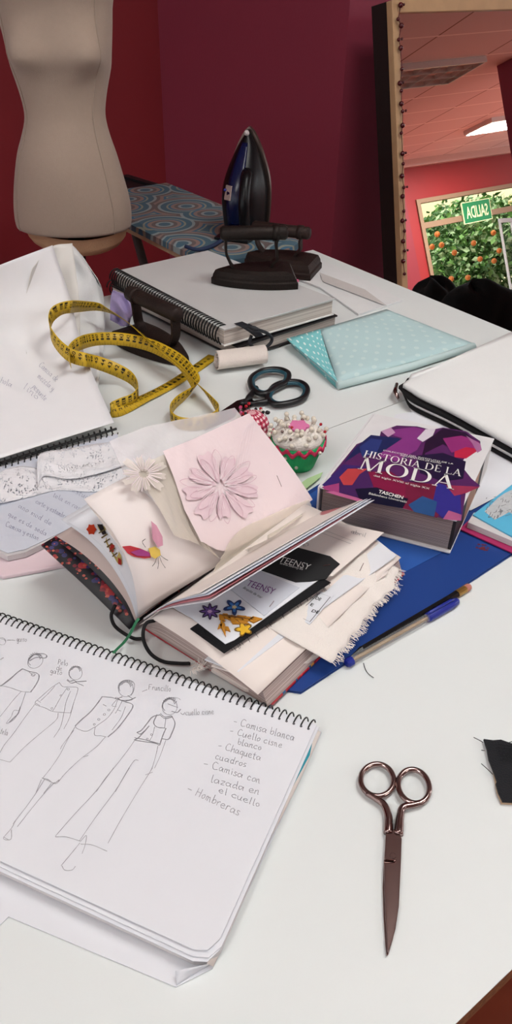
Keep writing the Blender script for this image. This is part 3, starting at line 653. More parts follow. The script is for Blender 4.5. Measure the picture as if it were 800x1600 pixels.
# ------------------------------------------------------------------ open notebook
S0=P(216,975,.018); S0=V((S0.x,S0.y,TZ)); _b=P(600,832,.028)-P(365,1042,.028); _b.z=0; JB=_b.normalized(); JA=V((JB.y,-JB.x,0)); JH=.222
JZ=.0039                                                      # lies on the folder
def J(a,b,z): return S0+JA*a+JB*b+UP*z
def jb(x,y,b=0.0):
    p=PL(x,y,S0+JB*b,JB)-S0; return (p.dot(JA),p.z)
nb=thing('notebook',J(0,.11,0),'thick open notebook stuffed with fabric swatches, cards and frayed muslin','notebook')
def floral(name,base,cols,sc_=1.0):
    def f(t,u,v,uv):
        r=None; out=None
        mp=t.new('ShaderNodeMapping'); mp.inputs['Scale'].default_value=(9*sc_,16*sc_,1); t.link(uv,mp.inputs[0])
        cur=base
        for i,c in enumerate(cols):
            vo=t.new('ShaderNodeTexVoronoi',Scale=1.0+.35*i,Randomness=1.0); t.link(mp.outputs[0],vo.inputs['Vector'])
            cur=mixc(t,mth(t,'LESS_THAN',vo.outputs['Distance'],.33-.03*i),cur,c)
        return cur
    return uvmat(name,f,rough=.5)
M_flor=floral('dark_floral_print','#17141c',['#a8343a','#3a3568','#7a2030','#c05a4a'])
M_flor2=floral('red_floral_print','#b01c2c',['#d8a050','#1c5a8c','#e03040','#2a2030'],1.4)
M_endp=mat('endpaper','#cbbab4',.8,var=.05)
def leaf(pxs,name,m,b0=0.0,b1=JH,th=.0004,far=None,**kw):
    def prof(px,bb):
        pr=spl([jb(x,y,bb) for x,y in px],6); L=[0]
        for i in range(1,len(pr)): L.append(L[-1]+math.hypot(pr[i][0]-pr[i-1][0],pr[i][1]-pr[i-1][1]))
        def at(u):
            t=u*L[-1]
            for i in range(1,len(pr)):
                if t<=L[i] or i==len(pr)-1:
                    k=(t-L[i-1])/max(1e-9,L[i]-L[i-1]); return lerp(pr[i-1][0],pr[i][0],k),lerp(pr[i-1][1],pr[i][1],k)
        return at
    A0=prof(pxs,0.0); A1=prof(far,JH) if far else A0
    def fn(u,v):
        p,q=A0(u),A1(u); return J(lerp(p[0],q[0],v),lerp(b0,b1,v),max(lerp(p[1],q[1],v),.004))
    return mk(name,sheetgrid(fn,18,12,th),m,nb,smooth=True,**kw),fn
leaf([(207,980),(185,958),(140,914),(105,882),(70,850)],'cover',M_flor,-.004,JH+.004,.0022,label='dark floral cover')
leaf([(210,974),(192,944),(160,906),(120,868),(86,843)],'endpaper',M_flor,0,JH,.0005,label='dark floral endpaper')
leaf([(211,970),(196,938),(165,898),(125,862),(88,838)],'page',M_endp)
leaf([(213,965),(201,930),(175,885),(140,845),(96,812)],'page',M_pap)
_,F1=leaf([(214,962),(205,928),(180,880),(150,845),(104,814)],'page',M_pap,0,JH-.01)
leaf([(215,962),(208,925),(190,875),(165,836),(129,788)],'page',M_cream2,.004,JH,far=[(458,806),(420,755),(388,705),(358,662)])
_,F0=leaf([(216,960),(210,915),(197,871),(173,827),(131,780)],'page',mat('warm_white_paper','#e8e0de',.75,var=.02),far=[(466,806),(436,750),(405,700),(376,650)])
# block of pages on the right half
def zt(a): return lerp(.016,.036,min(1,a/.02)) if a<.02 else (.036 if a<.05 else .036-.010*((a-.05)/.08)**1.5)
def blockfn(): 
    n=16; W_=.131; vs=[];uv=[];fs=[]
    for bb in (.008,JH):
        for i in range(n+1):
            a=W_*i/n; top=zt(a)-.0006
            for k in range(7): vs.append(J(a*(1+.06*(6-k)/6)+.0004,bb,lerp(JZ+.0026,top,k/6))); uv.append((i/n,k/6))
    M_=(n+1)*7
    for s in (0,1):
        for i in range(n):
            for k in range(6): a=s*M_+i*7+k; fs.append((a,a+7,a+8,a+1))
    for i in range(n):
        a=i*7; fs.append((a+6,a+13,M_+a+13,M_+a+6)); fs.append((a,M_+a,M_+a+7,a+7))
    for k in range(6):
        fs.append((k,k+1,M_+k+1,M_+k)); a=n*7+k; fs.append((a,M_+a,M_+a+1,a+1))
    return vs,fs,uv
M_bedge=edge_stripes('shaded_page_edges','#d8c8c2','#7a6460',18)  # brown-grey tones paint in the shadow on the page block
mk('page_block',blockfn(),M_bedge,nb)
mk('cover',prism([xy(J(a,b,0)) for a,b in ((-.004,.008),(.140,.010),(.140,JH+.003),(-.004,JH+.003))],TZ+JZ,TZ+JZ+.0024),M_flor2,nb,uv=[(0,0),(1,0),(1,1),(0,1)]*2,label='red floral cover under the right half')
def Rp(a,b,l=0.0): return J(a,b,zt(a)+l)
mk('page',sheetgrid(lambda u,v:Rp(.001+u*.134,v*JH,.0004),22,10,.0003),M_cream2,nb,smooth=True)
# leaves lifted to the right
for k,(c0,c1_,mm) in enumerate((((312,926),(566,780),M_cream2),((320,927),(574,779),M_pap),((326,929),(580,779),M_pap2),((327,934),(578,783),mat('rose_edge_paper','#c87a80',.7)),((329,939),(585,781),M_pap))):
    d=(.6*k)
    leaf([(224,966+d),(240,955+d),(262,lerp(955,c0[1],.45)+d),(288,lerp(955,c0[1],.75)+d),c0],'page',mm,0,JH,.0003,far=[(470,808),(500,800),(535,792),c1_])
# spreads slipping out of the block on the right
def onR(px,dz): return flatpoly(px,dz)
def rsheet(name,px,dz,m,th=.0005,**kw): return mk(name,prism(onR(px,dz),TZ+dz-th,TZ+dz),m,nb,**kw)
rsheet('loose_page',[(330,1046),(383,1077),(402,1079),(520,1010),(600,930),(560,900)],.0125,M_cream2,.003)
rsheet('loose_page',[(320,1030),(372,1050),(470,975),(620,868),(585,840),(440,930)],.0300,M_pap,.0012)
rsheet('loose_page',[(330,1040),(381,1056),(500,975),(606,895),(600,860)],.0255,M_cream2,.0012)
rsheet('felt_patch',[(297,982),(350,1020),(517,910),(490,896),(420,900)],.0378,mat('black_felt','#0c0c10',.95,bump=.6,bscale=900),.0009)
rsheet('swatch_card',[(262,944),(300,966),(352,1006),(366,1000),(502,903),(430,878),(340,915)],.0386,M_pap,.0005)
rsheet('page_flap',[(440,862),(505,812),(600,832),(520,900),(470,900)],.0384,M_cream2,.0005)
rsheet('name_card',[(354,916),(400,890),(468,918),(413,962)],.0392,mat('silver_card','#c9ccd6',.4),.0004)
rsheet('black_tag',[(405,889),(407,880),(453,852),(516,869),(531,881),(521,890),(510,904),(485,908),(462,909)],.0396,mat('black_fabric_tag','#121214',.7),.0008)
def flat4(px,dz): 
    s=bil(*[P(x,y,dz) for x,y in px]); return s
tx=MB()
def T3(s,px,dz,**kw): return text_on(s,flat4(px,dz),**kw)
mk('lettering',MB().add(T3('TEENSY',[(436,878),(484,891),(487,882),(440,869)],.0398,shear=.2)).add(T3('www.teensy.es',[(436,882),(472,892),(474,888),(438,879)],.0398)).get(),M_white,nb)
mk('lettering',MB().add(T3('TEENSY',[(385,915),(428,930),(432,920),(390,906)],.0394,shear=.2)).get(),mat('violet_ink','#6a2a78',.6),nb)
mk('lettering',MB().add(T3('Boquita de mar',[(378,920),(408,937),(411,932),(382,916)],.0394,shear=.3)).get(),M_blk,nb)
wr=MB()
for s,p,e,h in (('abril',(548,833),(572,840),5),('marzo',(472,828),(490,836),5),('5,77',(470,843),(496,838),6),('05',(474,855),(484,852),5)): ink_flat(hand(s,p,e,h*.7),.0388,.0004,wr)
ink_flat([[(505,828),(552,846)],[(500,832),(548,850)]],.0388,.0003,wr)
mk('handwriting',wr.get(),M_graphd,nb)
# embroidered flowers
def patch(name,polys,dz,c,h=.0011): 
    b=MB()
    for pl in polys: b.add(prism(flatpoly(pl,dz),TZ+dz,TZ+dz+h))
    return mk(name,b.get(),mat('thread_'+c.strip('#'),c,.7,bump=.6,bscale=1500),nb,label=None)
def star(cx,cy,r,r2,n,sq=.72,rot=0): return [(cx+(r if i%2==0 else r2)*math.cos(PI*i/n+rot),cy+(r if i%2==0 else r2)*sq*math.sin(PI*i/n+rot)) for i in range(2*n)]
def lob(cx,cy,r,n,sq=.72,rot=0,dep=.25): return [(cx+r*(1-dep+dep*math.cos(n*t))*math.cos(t+rot),cy+r*sq*(1-dep+dep*math.cos(n*t))*math.sin(t+rot)) for t in [2*PI*i/40 for i in range(40)]]
patch('embroidered_flower',[lob(328,956,17,8,.75)],.0387,'#2c2040'); patch('embroidered_flower',[star(328,956,14,6,8,.75)],.0395,'#6a4a92',.0008); patch('embroidered_flower',[lob(328,956,4,6)],.0403,'#c8a0d0',.0008)
patch('embroidered_flower',[lob(366,949,18,5,.7,.3,.3)],.0387,'#1c3468'); patch('embroidered_flower',[lob(366,949,12,5,.7,.3,.35)],.0395,'#3a78c0',.0008); patch('embroidered_flower',[lob(366,949,4,5)],.0403,'#e0d0a0',.0008)
patch('embroidered_flower',[lob(381,984,15,5,.75,.6,.25)],.0387,'#8a6414'); patch('embroidered_flower',[lob(381,984,12,5,.75,.6,.25)],.0395,'#f0bc28',.0008)
def lf(x0,y0,x1,y1,w):
    dx,dy=x1-x0,y1-y0; L=math.hypot(dx,dy); nx,ny=-dy/L*w,dx/L*w; return [(x0,y0),(x0+dx*.35+nx,y0+dy*.35+ny),(x1,y1),(x0+dx*.35-nx,y0+dy*.35-ny)]
patch('embroidered_leaf',[lf(342,962,352,972,4),lf(348,960,362,970,4),lf(345,968,353,996,4),lf(356,966,372,966,4),lf(365,968,385,964,4),lf(378,970,398,966,4),lf(388,970,410,968,5),lf(360,970,375,976,4),lf(372,971,390,976,4),lf(347,976,340,984,3),lf(352,980,360,988,3)],.0387,'#c8861c',.0013)
patch('embroidered_flower',[lf(342,960,395,968,1.3)],.0400,'#7a4c14',.0005)
# printed ticket peeping from the loose pages
rsheet('printed_ticket',[(458,961),(500,924),(522,930),(484,976)],.0310,M_pap,.0004)
tk=MB(); 
for s,px in (('DE',[(492,936),(500,939),(503,935),(495,932)]),('E',[(484,946),(488,948),(491,944),(487,942)]),('DE',[(486,956),(497,959),(500,955),(489,952)])): tk.add(T3(s,px,.0312,bold=.02))
ink_flat([[(462,961),(484,972),(516,933),(500,927),(462,961)]],.031,.0005,tk,smooth=False)
mk('lettering',tk.get(),M_blk,nb)
# muslin with frayed hem
mo=[(451,998),(482,962),(505,934),(553,863),(577,853),(603,867),(619,891),(624,910),(610,924),(577,948),(562,981),(539,1005),(517,1036),(491,1024),(463,1005)]
M_mus=mat('muslin','#f0e9e3',.95,var=.05,bump=.5,bscale=1200,scale=40)
tp=[(415,978),(448,950),(480,925),(510,895),(540,868),(560,852)]; bt=[(517,1036),(541,1006),(565,975),(585,945),(612,922),(622,888)]
tp=spl(tp,4);bt=spl(bt,4)
def mus(u,v):
    i=u*(len(tp)-1); k=min(int(i),len(tp)-2); t=i-k
    x0,y0=[lerp(tp[k][j],tp[k+1][j],t) for j in (0,1)]; x1,y1=[lerp(bt[k][j],bt[k+1][j],t) for j in (0,1)]
    w=1.5*math.sin(u*40)*v**3
    return P(lerp(x0,x1,v)+w,lerp(y0,y1,v)+w,lerp(.0315,.0185,v**1.3)+.0035*math.sin(u*9+v*2)*math.sin(PI*min(1,v*1.2))**2+.002*math.sin(u*23+v*5)*v)
mus_o=mk('muslin_swatch',sheetgrid(mus,40,14,.0006),M_mus,nb,smooth=True,label='cream muslin swatch with frayed edge')
fy=MB()
for k in range(260):
    u=random.random(); p=mus(u,.97); q=mus(u,1.0); d=(mus(u,1.0)-mus(u,.9)); d.z=0; d.normalize(); s=V((-d.y,d.x,0)); L=random.uniform(.002,.007); j=random.uniform(-.6,.6)
    fy.add(tube([p,q+d*L*.5+s*L*.3*j,q+d*L+s*L*j-UP*.001],.00022,3,caps=False))
mk('frayed_thread',fy.get(),M_mus,mus_o,kind='stuff')
fz=MB()
for k in range(30):
    c=P(308+random.uniform(-6,6),1042+random.uniform(-5,5),.0135); a=random.uniform(0,2*PI); fz.add(tube([c,c+V((math.cos(a),math.sin(a),.3))*.004,c+V((math.cos(a+.5),math.sin(a+.5),.1))*.008],.0003,3,caps=False))
mk('thread_tuft',fz.get(),M_mus,nb,kind='stuff')
# dark frayed threads on the felt
fz=MB()
for k in range(26):
    t=random.random(); x,y=lerp(360,515,t),lerp(1015,912,t); fz.add(tube([P(x-2,y-2,.0375),P(x+random.uniform(0,5),y+random.uniform(2,7),.0375)],.0002,3,caps=False))
mk('felt_thread',fz.get(),M_blk,nb,kind='stuff')
# staples / pins
def pin2(p,q,dz,n='staple'): return mk(n,tube([P(*p,dz),P(*q,dz)],.0003,5),M_silver,nb)
pin2((505,884),(516,882),.041); pin2((421,948),(428,939),.0402); pin2((562,892),(568,880),.033)
# elastic bands and ribbon
M_el=mat('black_elastic','#0e0d0f',.8,bump=.3)
def c1p(x,y): return (x/2.857,940+y/2.857)
el=[(515,15,.03),(497,60,.022),(510,105,.014),(550,140,.007),(600,165,.006),(640,165,.007)]
mk('elastic_band',tube([P(*c1p(x,y),z) for x,y,z in spl(el,6)],.0016,8),M_el,nb,smooth=True)
el=[(690,85,.034),(655,95,.036),(640,130,.032),(643,180,.022),(675,235,.011),(730,268,.007),(800,276,.006),(850,276,.006)]
mk('elastic_band',tube([P(*c1p(x,y),z) for x,y,z in spl(el,6)],.0016,8),M_el,nb,smooth=True)
rb=spl([(620,75,.034),(606,95,.030),(580,145,.017),(555,180,.008),(530,205,.016),(505,230,.020)],6)
mk('ribbon_marker',grid(lambda u,v:P(*[c1p(rb[int(v*(len(rb)-1))][0]+(u-.5)*11,rb[int(v*(len(rb)-1))][1]+(u-.5)*5)][0],rb[int(v*(len(rb)-1))][2]),1,30),mat('green_ribbon','#2f7a52',.6),nb,solid=.0003)
# ---- things pinned on the standing pages
from mathutils.bvhtree import BVHTree
def face(px,fnl,lift):
    "pixel -> point just in front of a standing leaf (its surface continued past its edges)"
    def ext(u,v):
        u=u*1.6; v=v*1.8-.4; uu,vv=min(1,max(0,u)),min(1,max(0,v)); p=V(fnl(uu,vv))
        if u>1: p=p+(V(fnl(1,vv))-V(fnl(.9,vv)))*((u-1)/.1)
        if v>1: p=p+(V(fnl(uu,1))-V(fnl(uu,.9)))*((v-1)/.1)
        if v<0: p=p+(V(fnl(uu,0))-V(fnl(uu,.1)))*((-v)/.1)
        return p
    g=grid(ext,48,48); bv=BVHTree.FromPolygons(g[0],g[1]); a=fnl(.5,0);b=fnl(1,0);c=fnl(1,1); n0=(b-a).cross(c-a).normalized()
    if n0.dot(CAM-a)<0: n0=-n0
    def f(x,y,l=0):
        d=ray(x,y).normalized(); h=bv.ray_cast(CAM,d)
        if h[0] is None: return PL(x,y,b+n0*(lift+l),n0)
        n=h[1] if h[1].dot(d)<0 else -h[1]
        return h[0]+n*(lift+l)
    return f
pf=face(None,F0,.0045)
def pl_poly(f,px,l=0,th=.0003): 
    p=[f(x,y,l) for x,y in px]; n=(p[1]-p[0]).cross(p[2]-p[0]).normalized()
    if n.dot(CAM-p[0])<0: n=-n
    return prism3(p,-n*th)
def clothmat(name,c,alpha,rough=.5):
    m=mat(name,c,rough,alpha=alpha,var=.03,scale=40,bump=.25,bscale=140,sheen=.3); return m
M_org=clothmat('pink_organza','#e8d0d8',.62); M_org2=clothmat('clear_organza','#e2dee2',.55); M_satin=mat('pink_satin','#ecdadd',.45,var=.04,scale=20,bump=.2,bscale=100,sheen=.2); M_crm=clothmat('cream_organza','#e6dccb',.55)
def pg(name,f,rows,m,wav=.002,nu=30,nv=18,l=0.0,**kw):
    "surface through pixel rows in front of the page"
    rows=[spl(r,6) for r in rows]
    def g(u,v):
        y=v*(len(rows)-1); j=min(int(y),len(rows)-2); t=y-j
        def at(r):
            x=u*(len(r)-1); i=min(int(x),len(r)-2); s=x-i; return [lerp(r[i][k],r[i+1][k],s) for k in (0,1)]
        a,b=at(rows[j]),at(rows[j+1]); x,y2=lerp(a[0],b[0],t),lerp(a[1],b[1],t)
        return f(x,y2,l+wav*(math.sin(u*11+v*4)*math.sin(v*7+u*3)+.5*math.sin(u*27+v*13)))
    o=mk(name,grid(g,nu,nv),m,nb,smooth=True,**kw); return o,g
pg('organza_swatch',pf,[[(168,694),(235,668),(300,655),(362,640)],[(190,745),(260,725),(330,700),(392,680)],[(240,790),(310,770),(380,750),(438,735)],[(270,835),(330,830),(410,820),(474,790)]],M_org2,.0012,l=.0,label='clear organza swatch')
pg('satin_swatch',pf,[[(246,715),(285,698),(330,676),(378,652)],[(262,755),(310,742),(370,715),(412,695)],[(275,800),(330,795),(400,770),(450,745)],[(300,845),(345,858),(410,825),(478,785)]],M_satin,.0005,l=.0065,label='pink satin swatch with an embossed flower')
pg('organza_swatch',pf,[[(200,740),(240,722),(256,716)],[(218,765),(250,760),(275,765)],[(240,800),(275,815),(300,838)],[(262,838),(300,850),(335,872)]],M_crm,.001,nu=14,l=.004,label='cream organza swatch')
pg('organza_swatch',pf,[[(330,868),(355,832),(420,802),(470,785)],[(322,880),(360,850),(420,822),(474,794)],[(318,890),(360,868),(420,842),(472,806)]],M_crm,.0008,nu=26,nv=6,l=.008,label='cream rolled organza hem')
def facestroke(polys,f,l,w,name,m):
    b=MB(); a=F0(.25,0);c=F0(1,0);d=F0(1,1); n=(c-a).cross(d-a).normalized()
    if n.dot(CAM-a)<0: n=-n
    for pl in polys:
        q=spl(pl,5) if len(pl)>2 else pl
        b.add(stroke([(f(x,y,l),n) for x,y in q],w))
    return mk(name,b.get(),m,nb)
M_emb=mat('pale_embossing','#f4e6ea',.5); M_embp=mat('rose_embossing','#dcbcc6',.6)
pet=[];out=[];rays=[]
rr=random.Random(3)
for k in range(14):
    a=2*PI*k/14+.1; L=60+rr.uniform(-8,6); cx,cy=332,768; sx,sy=1.0,.85
    tipx,tipy=cx+math.cos(a)*L*sx,cy+math.sin(a)*L*sy; w=.16
    l1=(cx+math.cos(a-w)*L*.72*sx,cy+math.sin(a-w)*L*.72*sy); l2=(cx+math.cos(a+w)*L*.72*sx,cy+math.sin(a+w)*L*.72*sy)
    out.append([(cx+math.cos(a)*14,cy+math.sin(a)*12),l1,(tipx,tipy),l2,(cx+math.cos(a)*14,cy+math.sin(a)*12)])
    for j in (-.07,0,.07): rays.append([(cx+math.cos(a+j)*10,cy+math.sin(a+j)*8),(cx+math.cos(a+j*1.3)*L*.66,cy+math.sin(a+j*1.3)*L*.58)])
for k in range(26):
    a=2*PI*k/26; rays.append([(216+math.cos(a)*8,752+math.sin(a)*7),(216+math.cos(a)*rr.uniform(20,32),752+math.sin(a)*rr.uniform(20,30))])
for k in range(5): rays.append([(355+k*4,740-k*3),(362+k*5,700-k*4),(372+k*3,672-k*2)])
for k in range(11):
    a=2*PI*k/11; L=36; cx,cy=216,752; out.append([(cx+math.cos(a)*9,cy+math.sin(a)*8),(cx+math.cos(a-.22)*L*.7,cy+math.sin(a-.22)*L*.65),(cx+math.cos(a)*L,cy+math.sin(a)*L*.9),(cx+math.cos(a+.22)*L*.7,cy+math.sin(a+.22)*L*.65),(cx+math.cos(a)*9,cy+math.sin(a)*8)])
def ok(pl): return all(262<x<440 for x,y in pl[:1])
def petals(cx,cy,L,n,w,l,m,name,sy=.85):
    b=MB()
    for k in range(n):
        a=2*PI*k/n+.1; LL=L*(1+.12*math.sin(k*2.3)); q=spl([(cx+math.cos(a)*L*.14,cy+math.sin(a)*L*.14*sy),(cx+math.cos(a-w)*LL*.62,cy+math.sin(a-w)*LL*.62*sy),(cx+math.cos(a-w*.5)*LL*.95,cy+math.sin(a-w*.5)*LL*.95*sy),(cx+math.cos(a)*LL*.9,cy+math.sin(a)*LL*.9*sy),(cx+math.cos(a+w*.5)*LL*.97,cy+math.sin(a+w*.5)*LL*.97*sy),(cx+math.cos(a+w)*LL*.62,cy+math.sin(a+w)*LL*.62*sy)],3,True)
        v0=len(b.v); c=(sum(x for x,y in q)/len(q),sum(y for x,y in q)/len(q)); pts=[pf(*c,l)]+[pf(x,y,l) for x,y in q]
        b.add((pts,[(0,i,i%len(q)+1) for i in range(1,len(q)+1)]))
    return mk(name,b.get(),m,nb)
petals(332,768,60,9,.30,.0083,mat('rose_petals','#ead0d8',.5,var=.1,scale=90),'embossed_petals')
petals(216,752,36,10,.26,.0066,mat('cream_petals','#e6ddd4',.5,var=.08,scale=90,alpha=.75),'embossed_petals')
facestroke(out[:14],pf,.0088,.0005,'petal_outline',mat('petal_line','#d4aebc',.6))
facestroke([[(332+(x-338)*1.0,768+(y-772)) for x,y in r] for r in rays[:42]]+rays[-5:],pf,.0092,.0005,'embossed_rays',M_emb); facestroke(rays[42:-5],pf,.0076,.0006,'embossed_rays',M_emb)
facestroke([[(418,750),(425,766)]],pf,.0095,.0007,'pin',M_silver)
# printed flower bud and small blossoms
def pf_patch(name,px,l,c,f=pf): return mk(name,pl_poly(f,px,l),mat('print_'+c.strip('#'),c,.6,var=.15,scale=80),nb)
pf0=face(None,F0,.0015)
def c5(pts): return [(x/3.077,680+y/3.077) for x,y in pts]
pf_patch('printed_petal',c5([(582,536),(620,532),(670,545),(710,562),(720,588),(690,592),(640,585),(610,570)]),0,'#c8303c',pf0)
pf_patch('printed_petal',c5([(620,562),(670,548),(712,565),(715,582),(650,580)]),.0006,'#a83a86',pf0)
pf_patch('printed_petal',c5([(704,545),(735,535),(758,550),(762,575),(735,592),(715,580)]),.0012,'#e8c85a',pf0)
pf_patch('printed_petal',c5([(710,420),(735,440),(762,490),(764,530),(740,538),(715,500)]),.0035,'#d89ab0',pf0)
facestroke([c5(p) for p in ([(745,580),(735,610),(722,628)],[(750,582),(752,615),(748,640)],[(756,580),(768,610),(785,635)],[(760,575),(780,590),(798,600)],[(690,540),(675,515),(690,500)])],pf0,.001,.0005,'printed_stamens',M_blk)
pf1=face(None,F1,.0015)
pf_patch('felt_blossom',[(143+8*math.cos(t)*(1-.25*abs(math.sin(3*t))),829+9*math.sin(t)*(1-.25*abs(math.sin(3*t)))) for t in [i*PI/12 for i in range(24)]],0,'#d0401c',pf1)
pf_patch('felt_ribbon',[(152,824),(163,824),(188,868),(190,882),(182,880),(168,855)],0,'#c8b46a',pf1)
pf_patch('felt_ribbon',[(152,822),(160,822),(166,836),(160,838)],.0006,'#141014',pf1)
pf_patch('felt_blossom',[(172,850),(178,854),(176,864),(170,862)],.0006,'#b02818',pf1)
pf_patch('felt_blossom',[(183,872),(188,876),(188,884),(183,882)],.0006,'#b02818',pf1)
facestroke([[(154+k*4,836+k*7),(164+k*3.6,830+k*7)] for k in range(6)],face(None,F1,.0022),0,.0012,'ribbon_bars',mat('thread_bar','#6a5a2c',.7))
# ------------------------------------------------------------------ fashion book
BK=.0042; BH=.043
bBL,bBR,bTR=P(500,761,BH+BK),P(714,813,BH+BK),P(785,688,BH+BK)
ux=(bBR-bBL); ux.z=0; bw=ux.length; ux.normalize(); uy=(bTR-bBR); uy.z=0; bl_=uy.length; uy=(uy.normalized()*.5+UP.cross(ux)*.5).normalized()
def B(a,b,z): q=bBL+ux*a+uy*b; return V((q.x,q.y,TZ+BK+z))
bk=thing('fashion_book',B(bw/2,bl_/2,0),'thick closed fashion history book with purple cover lying on the blue folder','book')
cp=[xy(B(*p,0)) for p in ((0,0),(bw,0),(bw,bl_),(0,bl_))]
M_bkw=mat('book_cover_white','#dcdcde',.3); 
def bookpages(t,u,v,uv):
    nz=t.new('ShaderNodeTexNoise',noise_dimensions='1D',Scale=1.0,Detail=5.0); t.link(mth(t,'MULTIPLY',v,70.0),nz.inputs['W'])
    r=mixc(t,mth(t,'MULTIPLY',mth(t,'SUBTRACT',nz.outputs['Fac'],.3),2.2),'#3a3436','#c4b8b4'); return mixc(t,mth(t,'MULTIPLY',v,.35),r,'#8a5a4c')
M_bpg=uvmat('printed_page_edges',bookpages,rough=.6)
block([xy(B(*p,0)) for p in ((.002,.004),(bw-.004,.004),(bw-.004,bl_-.004),(.002,bl_-.004))],TZ+BK+.0022,TZ+BK+BH-.0022,'page_block',M_bpg,bk)
mk('back_cover',prism(cp,TZ+BK,TZ+BK+.0021),M_bkw,bk,bevel=.0006)
mk('front_cover',prism(cp,TZ+BK+BH-.0021,TZ+BK+BH),M_bkw,bk,bevel=.0006)
mk('spine',prism([xy(B(*p,0)) for p in ((-.0025,0),(-.0001,0),(-.0001,bl_),(-.0025,bl_))],TZ+BK,TZ+BK+BH),M_bkw,bk,bevel=.0006)
CT=BH+BK
lay=[0]
def cov(px,c,al=1.0):
    lay[0]+=1; z=CT+.00003*lay[0]
    pts=[P(x,y,z) for x,y in px]
    nm='cover_print_'+c.strip('#')+str(int(al*100)); return mk('cover_print',prism([xy(p) for p in pts],TZ+z-.00002,TZ+z),mat(nm,c,.3,alpha=al,var=.12,scale=60),bk)
def ck(pts): return [(440+x/2.222,640+y/2.222) for x,y in pts]
# a generic drape of purple, violet and blue shapes
cov(ck([(345,75),(400,55),(470,58),(520,70),(560,62),(640,75),(690,110),(690,140),(650,150),(620,190),(660,240),(690,265),(640,285),(625,385),(560,378),(430,345),(300,320),(180,285),(140,270),(200,240),(170,230),(215,175),(260,120),(310,100),(340,95)]),'#5a2a62')
cov(ck([(310,88),(400,98),(470,120),(430,170),(330,160),(270,150),(215,185),(260,128)]),'#1e2a5c')
cov(ck([(140,262),(215,190),(300,200),(290,250),(240,300),(190,290)]),'#3a2a70'); cov(ck([(180,270),(250,200),(330,215),(300,320),(230,305)]),'#46275e')
cov(ck([(200,235),(230,205),(300,205),(270,225),(245,262),(215,262)]),'#c8484c',.9)
cov(ck([(350,75),(460,60),(510,72),(470,140),(400,180),(330,160),(420,100)]),'#8a3a86')
cov(ck([(560,64),(640,80),(685,120),(680,140),(620,150),(560,120),(500,150),(480,190),(500,110)]),'#2a1834')
cov(ck([(600,110),(690,118),(685,140),(640,170),(600,165)]),'#c42a4a'); cov(ck([(560,100),(625,90),(685,112),(690,138),(640,130),(590,150)]),'#a83a86',.75)
cov(ck([(300,215),(380,215),(440,260),(430,345),(300,320),(320,270)]),'#8a2048',.9); cov(ck([(430,250),(540,260),(560,330),(540,376),(430,345)]),'#74203e')
cov(ck([(470,160),(560,150),(640,180),(630,240),(560,250),(480,220)]),'#241a3c'); cov(ck([(540,255),(620,275),(625,385),(560,378),(520,340)]),'#34308a')
cov(ck([(570,262),(690,268),(640,290),(600,300)]),'#a83a5c',.85); cov(ck([(255,275),(330,270),(440,310),(420,343),(300,322),(270,310)]),'#121630'); cov(ck([(440,330),(490,300),(540,320),(530,372),(460,355)]),'#2a5288')
cov(ck([(140,268),(200,255),(200,290),(150,278)]),'#b04a86',.8); cov(ck([(270,130),(310,100),(350,105),(330,150),(280,165)]),'#2c3c7c')
cov(ck([(345,75),(380,62),(395,80),(370,95)]),'#d8a8d0',.8); cov(ck([(470,100),(500,68),(535,66),(525,90),(490,112)]),'#dcd4e0'); cov(ck([(150,285),(180,283),(260,305),(300,320),(290,325),(200,300)]),'#c86a9a',.9); cov(ck([(560,380),(580,350),(625,365),(622,386)]),'#c86a9a',.7); cov(ck([(640,90),(690,118),(695,140),(680,150),(660,115)]),'#c884b8',.6)
def bookink(vf_fn): pass
ttl=MB()
def onbook(s,p0,p1,hgt,fnt):
    "text on the cover: baseline p0->p1 in pixels, cap height in pixels along the cover's up direction"
    z=CT+.0011; a,b=P(*p0,z),P(*p1,z); d=b-a; up=P(p0[0]+hgt*.42,p0[1]-hgt,z)-a
    vs,fs=fnt(s); return [a+d*x+up*y for x,y in vs],fs
unit=lambda s:text_fit(s,1,1)
mk('title',MB().add(onbook('HISTORIA DE LA',ck([(283,162)])[0],ck([(622,232)])[0],9.5,serif)).add(onbook('MODA',ck([(262,205)])[0],ck([(597,278)])[0],19,serif)).get(),M_white,bk,label='white serif title on the book cover')
mk('subtitle',MB().add(onbook('del siglo XVIII al siglo XX',ck([(318,233)])[0],ck([(512,280)])[0],3.6,unit)).add(onbook('COLECCIÓN DEL INSTITUTO DE LA',ck([(352,143)])[0],ck([(596,191)])[0],2.4,unit)).add(onbook('INDUMENTARIA DE KIOTO',ck([(412,161)])[0],ck([(552,189)])[0],2.4,unit)).get(),M_white,bk)
mk('publisher_line',MB().add(onbook('TASCHEN',ck([(335,289)])[0],ck([(420,311)])[0],4.8,lambda s:text_fit(s,1,1,bold=.02))).add(onbook('Bibliotheca Universalis',ck([(302,294)])[0],ck([(434,324)])[0],3.0,unit)).get(),M_white,bk)
# ------------------------------------------------------------------ pencils, pen
def stick(p,q,r,n=8,**k): return tube([p,q],r,n)
fe=lambda b0,b1,nm,m_:mk(nm,prism([xy(B(*p,0)) for p in ((bw-.0038,b0),(bw-.0006,b0),(bw-.0006,b1),(bw-.0038,b1))],TZ+BK+.0024,TZ+BK+BH-.0024),m_,bk)
fe(.004,.055,'fore_edge',mat('dark_page_edges','#2a2020',.6,var=.3,scale=300)); fe(.0551,.115,'fore_edge',mat('brown_page_edges','#9a6a50',.6,var=.5,scale=160,col2='#c49a80')); fe(.1151,.135,'fore_edge',mat('black_page_edges','#161012',.6)); fe(.1351,bl_-.004,'fore_edge',mat('pale_page_edges','#d8d4d2',.7))
